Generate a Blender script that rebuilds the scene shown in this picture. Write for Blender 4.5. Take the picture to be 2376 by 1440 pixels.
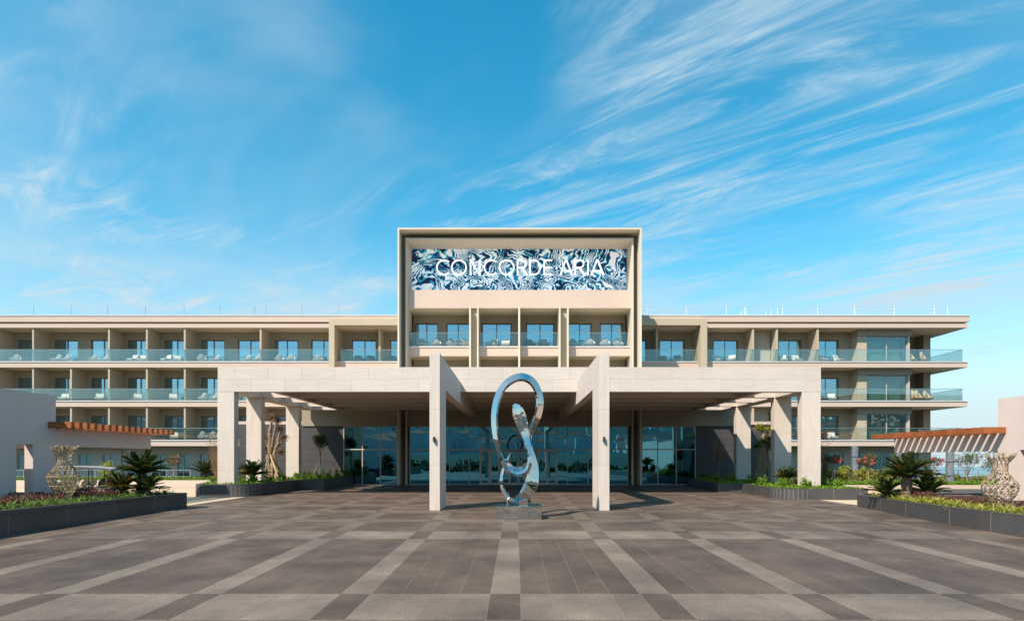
import bpy, bmesh, math, random
import numpy as np
from mathutils import Vector, Matrix, Euler

for o in list(bpy.data.objects):
    bpy.data.objects.remove(o)
scene = bpy.context.scene
C = scene.collection
rng = random.Random(7)
nrg = np.random.default_rng(11)
R = math.radians

# ------------------------------------------------------------------ camera
F = 1400.0          # focal length in photo pixels
VX, VY = 1197.0, 1062.0
CAMZ = 1.95
cam = bpy.data.cameras.new('camera')
cam.sensor_width = 36.0
cam.lens = 36.0 * F / 2376.0
cam.shift_x = (1188 - VX) / 2376.0
cam.shift_y = (VY - 720) / 2376.0
cam.clip_start = 0.1
cam.clip_end = 30000
camo = bpy.data.objects.new('camera', cam)
C.objects.link(camo)
camo.location = (0, 0, CAMZ)
camo.rotation_euler = (R(90), 0, 0)
scene.camera = camo

def xx(px, Y): return (px - VX) / F * Y
def zz(py, Y): return CAMZ + (VY - py) / F * Y

# ------------------------------------------------------------------ sun and sky
LD = Vector((0.60, 0.65, -1.0)).normalized()      # light travel direction
sun = bpy.data.lights.new('sun', 'SUN')
sun.energy = 5.0
sun.angle = R(0.5)
sun.color = (1.0, 0.88, 0.74)
suno = bpy.data.objects.new('sun', sun)
C.objects.link(suno)
suno.location = (-40, -40, 60)
suno.rotation_euler = LD.to_track_quat('-Z', 'Y').to_euler()
SUN_EL = math.asin(-LD.z)
SUN_AZ = math.atan2(-LD.x, -LD.y)                 # clockwise from +Y

world = bpy.data.worlds.new('World')
scene.world = world
world.use_nodes = True
OFFA, OFFB, OFFC = 3.7, 21.2, 12.5
wn = world.node_tree
wn.nodes.clear()

def WN(t, **k):
    n = wn.nodes.new(t)
    for a, b in k.items():
        setattr(n, a, b)
    return n
WL = wn.links.new
def wmath(op, a, b=None, c=None, clamp=False):
    n = WN('ShaderNodeMath', operation=op, use_clamp=clamp)
    for i, v in enumerate((a, b, c)):
        if v is None: continue
        if isinstance(v, (int, float)): n.inputs[i].default_value = v
        else: WL(v, n.inputs[i])
    return n.outputs[0]
def wsmooth(v, lo, hi, o0=0.0, o1=1.0):
    n = WN('ShaderNodeMapRange', interpolation_type='SMOOTHSTEP')
    WL(v, n.inputs[0])
    n.inputs[1].default_value = lo; n.inputs[2].default_value = hi
    n.inputs[3].default_value = o0; n.inputs[4].default_value = o1
    return n.outputs[0]
sky = WN('ShaderNodeTexSky', sky_type='NISHITA')
sky.sun_disc = False
sky.sun_elevation = SUN_EL
sky.sun_rotation = SUN_AZ
sky.altitude = 0
sky.air_density = 1.15
sky.dust_density = 0.25
sky.ozone_density = 2.4
hsv = WN('ShaderNodeHueSaturation')
hsv.inputs['Hue'].default_value = 0.472
hsv.inputs['Saturation'].default_value = 1.42
hsv.inputs['Value'].default_value = 1.62
WL(sky.outputs[0], hsv.inputs['Color'])
tc = WN('ShaderNodeTexCoord')
sep = WN('ShaderNodeSeparateXYZ')
WL(tc.outputs['Generated'], sep.inputs[0])
zc = wmath('MAXIMUM', sep.outputs['Z'], 0.03)
u = wmath('DIVIDE', sep.outputs['X'], zc)
v = wmath('DIVIDE', sep.outputs['Y'], zc)
s_ = wmath('SUBTRACT', wmath('MULTIPLY', u, 0.72), wmath('MULTIPLY', v, 0.69))   # along the streaks
t_ = wmath('ADD', wmath('MULTIPLY', u, 0.69), wmath('MULTIPLY', v, 0.72))        # across them
def wnoise(sx, tx, scale, detail, rough, dist, off):
    cb = WN('ShaderNodeCombineXYZ')
    WL(wmath('MULTIPLY', s_, sx), cb.inputs[0]); WL(wmath('MULTIPLY', t_, tx), cb.inputs[1])
    cb.inputs[2].default_value = off
    n = WN('ShaderNodeTexNoise')
    n.inputs['Scale'].default_value = scale; n.inputs['Detail'].default_value = detail
    n.inputs['Roughness'].default_value = rough; n.inputs['Distortion'].default_value = dist
    WL(cb.outputs[0], n.inputs['Vector'])
    return n.outputs[0]
streak = wnoise(0.62, 1.9, 1.5, 11, 0.66, 1.5, OFFA)
wisps = wnoise(0.7, 6.5, 1.7, 6, 0.7, 0.5, 9.1)
cover = wnoise(0.9, 0.9, 0.75, 3, 0.5, 0.4, OFFB)
puff = wnoise(1.0, 1.4, 0.5, 4, 0.55, 0.6, OFFC)
d1 = wsmooth(streak, 0.42, 0.72)
d1 = wmath('MULTIPLY', d1, wsmooth(cover, 0.42, 0.62))
d1 = wmath('MULTIPLY', d1, wsmooth(sep.outputs['Z'], 0.07, 0.22))
d1 = wmath('MULTIPLY', d1, wmath('ADD', 0.55, wmath('MULTIPLY', wsmooth(wisps, 0.35, 0.7), 0.55)))
veil = wmath('MULTIPLY', wmath('MULTIPLY', wsmooth(puff, 0.36, 0.70), wsmooth(sep.outputs['Z'], 0.08, 0.22)), 0.42)
low = wsmooth(sep.outputs['Z'], 0.02, 0.36, 1.0, 0.0)                            # thin cloud and sea haze gather towards the horizon
low = wmath('MULTIPLY', low, wmath('ADD', 0.58, wmath('MULTIPLY', wmath('MULTIPLY', wsmooth(puff, 0.36, 0.66), wsmooth(sep.outputs['Z'], 0.10, 0.26)), 0.30)))
dens = wmath('ADD', wmath('ADD', wmath('MULTIPLY', d1, 0.95), veil), low, clamp=True)
dens = wmath('MAXIMUM', dens, wsmooth(sep.outputs['Z'], 0.0, 0.30, 0.95, 0.0))   # even haze at and below the sea horizon
mix = WN('ShaderNodeMix', data_type='RGBA')
WL(dens, mix.inputs['Factor'])
WL(hsv.outputs[0], mix.inputs['A'])
mix.inputs['B'].default_value = (4.8, 6.2, 7.0, 1)
bg = WN('ShaderNodeBackground')
bg.inputs['Strength'].default_value = 0.085
WL(mix.outputs['Result'], bg.inputs['Color'])
wo = WN('ShaderNodeOutputWorld')
WL(bg.outputs[0], wo.inputs[0])

vs = scene.view_settings
vs.view_transform = 'Standard'
vs.look = 'None'
vs.gamma = 1.0
vs.use_curve_mapping = False
vs.exposure = 0.54
scene.render.engine = 'CYCLES'
scene.cycles.max_bounces = 8
scene.cycles.diffuse_bounces = 3
scene.cycles.glossy_bounces = 4
scene.cycles.transparent_max_bounces = 12
scene.cycles.caustics_reflective = False
scene.cycles.caustics_refractive = False
scene.cycles.use_denoising = True

# ------------------------------------------------------------------ materials
MATS = {}
def nodes_of(name):
    m = bpy.data.materials.new(name)
    m.use_nodes = True
    nt = m.node_tree
    return m, nt, nt.nodes['Principled BSDF']

def mat(name, col, rough=0.7, var=0.08, scale=2.0, stretch=(1, 1, 1), bump=0.0, bscale=40.0, metal=0.0,
        grain=0.0, gscale=90.0, rnd=0.0, spec=0.4, trans=0.0, dirt=0.0, tracks=0.0):
    m, nt, b = nodes_of(name)
    N = nt.nodes.new; L = nt.links.new
    geo = N('ShaderNodeNewGeometry')
    mp = N('ShaderNodeMapping')
    mp.inputs['Scale'].default_value = stretch
    L(geo.outputs['Position'], mp.inputs['Vector'])
    n1 = N('ShaderNodeTexNoise')
    n1.inputs['Scale'].default_value = scale; n1.inputs['Detail'].default_value = 5
    n1.inputs['Roughness'].default_value = 0.6
    L(mp.outputs[0], n1.inputs['Vector'])
    val = N('ShaderNodeMapRange')
    L(n1.outputs[0], val.inputs[0])
    val.inputs[1].default_value = 0.25; val.inputs[2].default_value = 0.75
    val.inputs[3].default_value = 1 - var; val.inputs[4].default_value = 1 + var
    cur = val.outputs[0]
    def mul(a, bb):
        q = N('ShaderNodeMath'); q.operation = 'MULTIPLY'
        L(a, q.inputs[0]); L(bb, q.inputs[1]); return q.outputs[0]
    def rng_(src, lo, hi, a, bb):
        q = N('ShaderNodeMapRange'); L(src, q.inputs[0])
        q.inputs[1].default_value = lo; q.inputs[2].default_value = hi
        q.inputs[3].default_value = a; q.inputs[4].default_value = bb
        return q.outputs[0]
    if grain:
        n2 = N('ShaderNodeTexNoise'); n2.inputs['Scale'].default_value = gscale
        n2.inputs['Detail'].default_value = 2
        L(geo.outputs['Position'], n2.inputs['Vector'])
        cur = mul(cur, rng_(n2.outputs[0], 0.3, 0.7, 1 - grain, 1 + grain))
    if rnd:
        oi = N('ShaderNodeObjectInfo')
        cur = mul(cur, rng_(oi.outputs['Random'], 0, 1, 1 - rnd, 1 + rnd))
    if dirt:
        n3 = N('ShaderNodeTexNoise'); n3.inputs['Scale'].default_value = 0.35
        n3.inputs['Detail'].default_value = 6; n3.inputs['Roughness'].default_value = 0.7
        L(geo.outputs['Position'], n3.inputs['Vector'])
        cur = mul(cur, rng_(n3.outputs[0], 0.35, 0.65, 1 - dirt, 1 + dirt * 0.5))
    if tracks:
        for cx_, cy_, rr_ in ((-2.0, 47.0, 19.6), (-2.0, 47.0, 21.2), (-1.0, 52.0, 29.3), (-1.0, 52.0, 30.9), (-17.0, 20.0, 9.3), (-17.0, 20.0, 10.9)):
            sb_ = N('ShaderNodeVectorMath'); sb_.operation = 'DISTANCE'
            fl_ = N('ShaderNodeVectorMath'); fl_.operation = 'MULTIPLY'; fl_.inputs[1].default_value = (1, 1, 0)
            L(geo.outputs['Position'], fl_.inputs[0]); L(fl_.outputs[0], sb_.inputs[0]); sb_.inputs[1].default_value = (cx_, cy_, 0)
            df = N('ShaderNodeMath'); df.operation = 'SUBTRACT'; L(sb_.outputs['Value'], df.inputs[0]); df.inputs[1].default_value = rr_
            ab = N('ShaderNodeMath'); ab.operation = 'ABSOLUTE'; L(df.outputs[0], ab.inputs[0])
            wv = N('ShaderNodeTexNoise'); wv.inputs['Scale'].default_value = 0.5; wv.inputs['Detail'].default_value = 4
            L(geo.outputs['Position'], wv.inputs['Vector'])
            a_ = rng_(ab.outputs[0], 0.06, 0.24, 1.0, 0.0)
            b_ = rng_(wv.outputs[0], 0.38, 0.62, 0.0, tracks)
            pr = mul(a_, b_)
            om = N('ShaderNodeMath'); om.operation = 'SUBTRACT'; om.inputs[0].default_value = 1.0; L(pr, om.inputs[1])
            cur = mul(cur, om.outputs[0])
    mx = N('ShaderNodeVectorMath'); mx.operation = 'SCALE'
    mx.inputs[0].default_value = col
    L(cur, mx.inputs['Scale'])
    L(mx.outputs[0], b.inputs['Base Color'])
    b.inputs['Roughness'].default_value = rough
    b.inputs['Metallic'].default_value = metal
    b.inputs['Specular IOR Level'].default_value = spec
    if trans:
        b.inputs['Subsurface Weight'].default_value = 0
    if bump:
        bn = N('ShaderNodeTexNoise'); bn.inputs['Scale'].default_value = bscale
        bn.inputs['Detail'].default_value = 4
        L(mp.outputs[0], bn.inputs['Vector'])
        bp = N('ShaderNodeBump'); bp.inputs['Strength'].default_value = bump
        bp.inputs['Distance'].default_value = 0.02
        L(bn.outputs[0], bp.inputs['Height'])
        L(bp.outputs[0], b.inputs['Normal'])
    MATS[name] = m
    return m

def leafmat(name, col, col2, trans=0.35):
    m = bpy.data.materials.new(name); m.use_nodes = True
    nt = m.node_tree; nt.nodes.clear()
    N = nt.nodes.new; L = nt.links.new
    geo = N('ShaderNodeNewGeometry')
    n1 = N('ShaderNodeTexNoise'); n1.inputs['Scale'].default_value = 3.5; n1.inputs['Detail'].default_value = 3
    L(geo.outputs['Position'], n1.inputs['Vector'])
    add = N('ShaderNodeMath'); add.operation = 'ADD'
    L(geo.outputs['Random Per Island'], add.inputs[0]); L(n1.outputs[0], add.inputs[1])
    mr = N('ShaderNodeMapRange'); L(add.outputs[0], mr.inputs[0])
    mr.inputs[1].default_value = 0.45; mr.inputs[2].default_value = 1.45
    mx = N('ShaderNodeMix'); mx.data_type = 'RGBA'
    L(mr.outputs[0], mx.inputs['Factor'])
    mx.inputs['A'].default_value = (*col, 1); mx.inputs['B'].default_value = (*col2, 1)
    d = N('ShaderNodeBsdfPrincipled'); d.inputs['Roughness'].default_value = 0.5
    d.inputs['Specular IOR Level'].default_value = 0.3
    L(mx.outputs['Result'], d.inputs['Base Color'])
    t = N('ShaderNodeBsdfTranslucent'); L(mx.outputs['Result'], t.inputs['Color'])
    ms = N('ShaderNodeMixShader'); ms.inputs[0].default_value = trans
    L(d.outputs[0], ms.inputs[1]); L(t.outputs[0], ms.inputs[2])
    o = N('ShaderNodeOutputMaterial'); L(ms.outputs[0], o.inputs[0])
    MATS[name] = m
    return m

def glassmat(name, tint, refl, base, power=0.55, rough=0.0, wob=0.0, wscale=0.5):
    """flat pane: part mirror, part tinted see-through"""
    m = bpy.data.materials.new(name); m.use_nodes = True
    nt = m.node_tree; nt.nodes.clear()
    N = nt.nodes.new; L = nt.links.new
    tr = N('ShaderNodeBsdfTransparent'); tr.inputs[0].default_value = (*tint, 1)
    gl = N('ShaderNodeBsdfGlossy'); gl.inputs[0].default_value = (*refl, 1); gl.inputs['Roughness'].default_value = rough
    lw = N('ShaderNodeLayerWeight'); lw.inputs['Blend'].default_value = 0.35
    mr = N('ShaderNodeMapRange'); L(lw.outputs['Facing'], mr.inputs[0])
    mr.inputs[3].default_value = base; mr.inputs[4].default_value = min(1.0, base + power)
    if wob:
        geo = N('ShaderNodeNewGeometry')
        n1 = N('ShaderNodeTexNoise'); n1.inputs['Scale'].default_value = wscale; n1.inputs['Detail'].default_value = 1
        L(geo.outputs['Position'], n1.inputs['Vector'])
        bp = N('ShaderNodeBump'); bp.inputs['Strength'].default_value = 1.0; bp.inputs['Distance'].default_value = wob
        L(n1.outputs[0], bp.inputs['Height'])
        L(bp.outputs[0], gl.inputs['Normal'])
    ms = N('ShaderNodeMixShader'); L(mr.outputs[0], ms.inputs[0])
    L(tr.outputs[0], ms.inputs[1]); L(gl.outputs[0], ms.inputs[2])
    o = N('ShaderNodeOutputMaterial'); L(ms.outputs[0], o.inputs[0])
    MATS[name] = m
    return m

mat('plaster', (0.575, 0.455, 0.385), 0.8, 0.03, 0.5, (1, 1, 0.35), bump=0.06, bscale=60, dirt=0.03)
mat('lip', (0.74, 0.71, 0.68), 0.6, 0.03, 1.5)
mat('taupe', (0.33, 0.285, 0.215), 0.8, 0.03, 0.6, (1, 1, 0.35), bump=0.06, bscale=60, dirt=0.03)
mat('soffit', (0.62, 0.54, 0.42), 0.85, 0.03, 0.6)
mat('portal', (0.46, 0.395, 0.295), 0.8, 0.03, 0.6, bump=0.05, bscale=50)
mat('gate_plaster', (0.63, 0.525, 0.48), 0.85, 0.04, 0.6, (1, 1, 0.4), bump=0.08, bscale=50, dirt=0.04)
mat('frame_stone', (0.60, 0.54, 0.45), 0.75, 0.06, 2.0, (3, 3, 0.5))
mat('travertine_h', (0.605, 0.53, 0.47), 0.7, 0.11, 1.6, (0.55, 0.55, 9), bump=0.25, bscale=5, rnd=0.035, grain=0.05, gscale=25)
mat('travertine_v', (0.605, 0.53, 0.47), 0.7, 0.11, 1.6, (9, 9, 0.55), bump=0.25, bscale=5, rnd=0.03, grain=0.05, gscale=25)
mat('darkstone', (0.066, 0.062, 0.064), 0.5, 0.14, 2.0, (1, 1, 3), rnd=0.08, grain=0.1, gscale=50)
mat('planter_stone', (0.075, 0.073, 0.075), 0.38, 0.12, 2.0, rnd=0.10, grain=0.12, gscale=60, dirt=0.08)
mat('joint', (0.26, 0.25, 0.235), 0.9, 0.1, 4)
mat('stone_joint', (0.50, 0.455, 0.41), 0.9, 0.1, 4)
mat('tile_dark', (0.094, 0.066, 0.048), 0.62, 0.24, 0.7, grain=0.42, gscale=48, rnd=0.13, dirt=0.34, bump=0.25, bscale=70, tracks=0.22)
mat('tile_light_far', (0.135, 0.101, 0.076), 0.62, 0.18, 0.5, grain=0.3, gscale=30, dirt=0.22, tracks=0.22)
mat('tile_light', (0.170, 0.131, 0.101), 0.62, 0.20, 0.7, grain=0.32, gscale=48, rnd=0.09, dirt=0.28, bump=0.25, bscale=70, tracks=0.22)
mat('mortar', (0.20, 0.155, 0.115), 0.9, 0.15, 3)
mat('sand_path', (0.50, 0.40, 0.27), 0.9, 0.10, 1.2, grain=0.15, gscale=40)
mat('soil', (0.07, 0.045, 0.03), 0.95, 0.3, 6, bump=0.6, bscale=12)
mat('terrain', (0.030, 0.055, 0.045), 0.95, 0.35, 0.02, grain=0.2, gscale=0.4)
mat('winframe', (0.20, 0.175, 0.145), 0.5, 0.03, 2)
mat('winframe_light', (0.50, 0.46, 0.41), 0.5, 0.03, 2)
mat('curtain_dark', (0.20, 0.19, 0.17), 0.9, 0.1, 6, (8, 8, .3))
mat('curtain_light', (0.62, 0.64, 0.60), 0.9, 0.1, 6, (8, 8, .3))
mat('room', (0.10, 0.09, 0.08), 0.9, 0.1, 1)
mat('rail', (0.45, 0.46, 0.46), 0.35, 0.02, 2, metal=0.8)
mat('rust_wood', (0.27, 0.085, 0.026), 0.55, 0.28, 2.5, (1, 1, 8), rnd=0.22)
mat('shell_white', (0.72, 0.70, 0.66), 0.6, 0.03, 5)
mat('cushion_grey', (0.30, 0.31, 0.31), 0.9, 0.05, 8)
mat('cushion_cream', (0.66, 0.62, 0.55), 0.9, 0.05, 8)
mat('charcoal', (0.05, 0.05, 0.055), 0.6, 0.05, 4)
mat('wicker', (0.52, 0.38, 0.24), 0.75, 0.2, 14, bump=0.4, bscale=60)
mat('woven', (0.37, 0.28, 0.19), 0.8, 0.28, 5)
mat('bark', (0.33, 0.26, 0.19), 0.9, 0.3, 4, (3, 3, .6), bump=0.8, bscale=14)
mat('bark_dark', (0.16, 0.11, 0.075), 0.9, 0.35, 9, bump=0.9, bscale=22)
mat('root_bark', (0.26, 0.19, 0.125), 0.9, 0.25, 4, (4, 4, .5), bump=0.7, bscale=16)
mat('twig', (0.24, 0.145, 0.085), 0.9, 0.3, 5)
mat('stake_wood', (0.55, 0.37, 0.20), 0.8, 0.15, 5, (5, 5, 1))
mat('stake_green', (0.03, 0.10, 0.08), 0.6, 0.1, 5)
mat('steel_post', (0.42, 0.42, 0.42), 0.45, 0.05, 5, metal=0.5)
mat('white_paint', (0.75, 0.74, 0.73), 0.5, 0.03, 4)
mat('cart_seat', (0.66, 0.57, 0.42), 0.55, 0.04, 4)
mat('cart_body', (0.70, 0.64, 0.52), 0.3, 0.03, 4)
mat('black', (0.015, 0.015, 0.016), 0.45, 0.1, 4)
mat('lampblack', (0.03, 0.035, 0.035), 0.4, 0.1, 4)
mat('tarp', (0.17, 0.20, 0.22), 0.45, 0.15, 3, bump=0.9, bscale=3)
mat('sign_white', (0.85, 0.85, 0.85), 0.5, 0.01, 4)
mat('petal', (0.75, 0.10, 0.16), 0.6, 0.35, 9)
mat('petal_pale', (0.75, 0.30, 0.30), 0.6, 0.25, 9)
mat('rope', (0.55, 0.43, 0.28), 0.9, 0.1, 9)
mat('town_white', (0.6, 0.58, 0.55), 0.8, 0.1, 0.1)
mat('town_roof', (0.35, 0.10, 0.05), 0.8, 0.2, 0.1)
leafmat('leaf_green', (0.035, 0.085, 0.012), (0.11, 0.20, 0.02))
leafmat('leaf_bright', (0.075, 0.165, 0.012), (0.22, 0.36, 0.03))
leafmat('leaf_yellow', (0.16, 0.20, 0.02), (0.42, 0.40, 0.06))
leafmat('leaf_varieg', (0.17, 0.23, 0.02), (0.56, 0.53, 0.12))
leafmat('leaf_striped', (0.05, 0.12, 0.02), (0.22, 0.32, 0.07))
leafmat('leaf_cycad', (0.018, 0.042, 0.008), (0.075, 0.10, 0.018), 0.25)
leafmat('leaf_cycad_old', (0.10, 0.08, 0.012), (0.34, 0.19, 0.03), 0.3)
leafmat('leaf_red', (0.07, 0.025, 0.018), (0.22, 0.085, 0.065))
leafmat('leaf_olive', (0.05, 0.075, 0.02), (0.13, 0.16, 0.05))
leafmat('leaf_autumn', (0.13, 0.10, 0.02), (0.36, 0.20, 0.04))
glassmat('win_glass', (0.42, 0.50, 0.50), (0.42, 0.70, 0.84), 0.56, 0.3)
glassmat('bay_glass', (0.66, 0.78, 0.72), (0.55, 0.75, 0.85), 0.14, 0.4)
glassmat('lobby_glass', (0.22, 0.30, 0.32), (0.13, 0.45, 0.60), 0.62, 0.35, wob=0.002, wscale=0.8)
glassmat('rail_glass', (0.90, 0.955, 0.95), (0.72, 0.92, 0.95), 0.07, 0.5)

def steelmat():
    m, nt, b = nodes_of('mirror_steel')
    N = nt.nodes.new; L = nt.links.new
    b.inputs['Base Color'].default_value = (0.57, 0.54, 0.505, 1)
    b.inputs['Metallic'].default_value = 1.0
    b.inputs['Roughness'].default_value = 0.025
    geo = N('ShaderNodeNewGeometry')
    n1 = N('ShaderNodeTexNoise'); n1.inputs['Scale'].default_value = 2.2; n1.inputs['Detail'].default_value = 2
    L(geo.outputs['Position'], n1.inputs['Vector'])
    bp = N('ShaderNodeBump'); bp.inputs['Strength'].default_value = 1.0; bp.inputs['Distance'].default_value = 0.012
    L(n1.outputs[0], bp.inputs['Height']); L(bp.outputs[0], b.inputs['Normal'])
    MATS['mirror_steel'] = m
steelmat()

def ledmat():
    m, nt, b = nodes_of('led_white')
    b.inputs['Base Color'].default_value = (.85, .85, .85, 1)
    b.inputs['Emission Color'].default_value = (1, 1, 1, 1); b.inputs['Emission Strength'].default_value = 0.5
    MATS['led_white'] = m
ledmat()

def seamat():
    m, nt, b = nodes_of('sea')
    N = nt.nodes.new; L = nt.links.new
    b.inputs['Base Color'].default_value = (0.03, 0.11, 0.17, 1)
    b.inputs['Roughness'].default_value = 0.22
    geo = N('ShaderNodeNewGeometry')
    n1 = N('ShaderNodeTexNoise'); n1.inputs['Scale'].default_value = 0.08; n1.inputs['Detail'].default_value = 6
    L(geo.outputs['Position'], n1.inputs['Vector'])
    bp = N('ShaderNodeBump'); bp.inputs['Strength'].default_value = 0.6; bp.inputs['Distance'].default_value = 1.5
    L(n1.outputs[0], bp.inputs['Height']); L(bp.outputs[0], b.inputs['Normal'])
    MATS['sea'] = m
seamat()

def artmat():
    """brush-stroke wave pattern: strokes follow a curling flow, colours navy to teal to white"""
    m, nt, b = nodes_of('wave_print')
    N = nt.nodes.new; L = nt.links.new
    def M(op, a, bb=None):
        n = N('ShaderNodeMath'); n.operation = op
        for i, q in enumerate((a, bb)):
            if q is None: continue
            if isinstance(q, (int, float)): n.inputs[i].default_value = q
            else: L(q, n.inputs[i])
        return n.outputs[0]
    geo = N('ShaderNodeNewGeometry')
    sp = N('ShaderNodeSeparateXYZ'); L(geo.outputs['Position'], sp.inputs[0])
    cb = N('ShaderNodeCombineXYZ'); L(sp.outputs['X'], cb.inputs[0]); L(sp.outputs['Z'], cb.inputs[1])
    # warp field
    w = N('ShaderNodeTexNoise'); w.inputs['Scale'].default_value = 0.55; w.inputs['Detail'].default_value = 1.5
    L(cb.outputs[0], w.inputs['Vector'])
    w2 = N('ShaderNodeTexNoise'); w2.inputs['Scale'].default_value = 1.3; w2.inputs['Detail'].default_value = 2
    L(cb.outputs[0], w2.inputs['Vector'])
    sub = N('ShaderNodeVectorMath'); sub.operation = 'SUBTRACT'
    L(w.outputs['Color'], sub.inputs[0]); sub.inputs[1].default_value = (.5, .5, .5)
    sc = N('ShaderNodeVectorMath'); sc.operation = 'SCALE'; sc.inputs['Scale'].default_value = 6.5
    L(sub.outputs[0], sc.inputs[0])
    sub2 = N('ShaderNodeVectorMath'); sub2.operation = 'SUBTRACT'
    L(w2.outputs['Color'], sub2.inputs[0]); sub2.inputs[1].default_value = (.5, .5, .5)
    sc2 = N('ShaderNodeVectorMath'); sc2.operation = 'SCALE'; sc2.inputs['Scale'].default_value = 1.3
    L(sub2.outputs[0], sc2.inputs[0])
    ad = N('ShaderNodeVectorMath'); ad.operation = 'ADD'; L(cb.outputs[0], ad.inputs[0]); L(sc.outputs[0], ad.inputs[1])
    scs = N('ShaderNodeVectorMath'); scs.operation = 'SCALE'; scs.inputs['Scale'].default_value = 0.9
    L(sub2.outputs[0], scs.inputs[0])
    ad2s = N('ShaderNodeVectorMath'); ad2s.operation = 'ADD'; L(cb.outputs[0], ad2s.inputs[0]); L(scs.outputs[0], ad2s.inputs[1])
    ad2 = N('ShaderNodeVectorMath'); ad2.operation = 'ADD'; L(ad.outputs[0], ad2.inputs[0]); L(sc2.outputs[0], ad2.inputs[1])
    # strokes run along the contours of a slow curling field
    n1 = N('ShaderNodeTexNoise'); n1.inputs['Scale'].default_value = 0.36; n1.inputs['Detail'].default_value = 0.6
    n1.inputs['Distortion'].default_value = 0.9
    L(ad2s.outputs[0], n1.inputs['Vector'])
    nf = N('ShaderNodeTexNoise'); nf.inputs['Scale'].default_value = 5.5; nf.inputs['Detail'].default_value = 2
    L(cb.outputs[0], nf.inputs['Vector'])
    n2 = N('ShaderNodeTexNoise'); n2.inputs['Scale'].default_value = 1.0; n2.inputs['Detail'].default_value = 2.2
    L(ad2s.outputs[0], n2.inputs['Vector'])
    st = M('SINE', M('ADD', M('MULTIPLY', n1.outputs[0], 150.0), M('MULTIPLY', nf.outputs[0], 3.4)))
    f = M('ADD', M('MULTIPLY', st, 0.19), M('ADD', M('MULTIPLY', n2.outputs[0], 1.15), M('MULTIPLY', nf.outputs[0], 0.25)))
    f = M('SUBTRACT', f, 0.20)
    cr = N('ShaderNodeValToRGB')
    e = cr.color_ramp.elements
    e[0].position = 0.30; e[0].color = (0.004, 0.008, 0.035, 1)
    e[1].position = 0.66; e[1].color = (0.84, 0.85, 0.88, 1)
    for p, c in ((0.37, (0.006, 0.025, 0.11, 1)), (0.43, (0.008, 0.13, 0.38, 1)), (0.50, (0.012, 0.36, 0.52, 1)), (0.55, (0.05, 0.50, 0.56, 1)), (0.585, (0.55, 0.68, 0.78, 1))):
        q = e.new(p); q.color = c
    L(f, cr.inputs[0])
    L(cr.outputs[0], b.inputs['Base Color'])
    b.inputs['Roughness'].default_value = 0.6
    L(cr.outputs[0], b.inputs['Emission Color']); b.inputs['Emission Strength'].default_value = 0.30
    MATS['wave_print'] = m
artmat()

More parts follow.
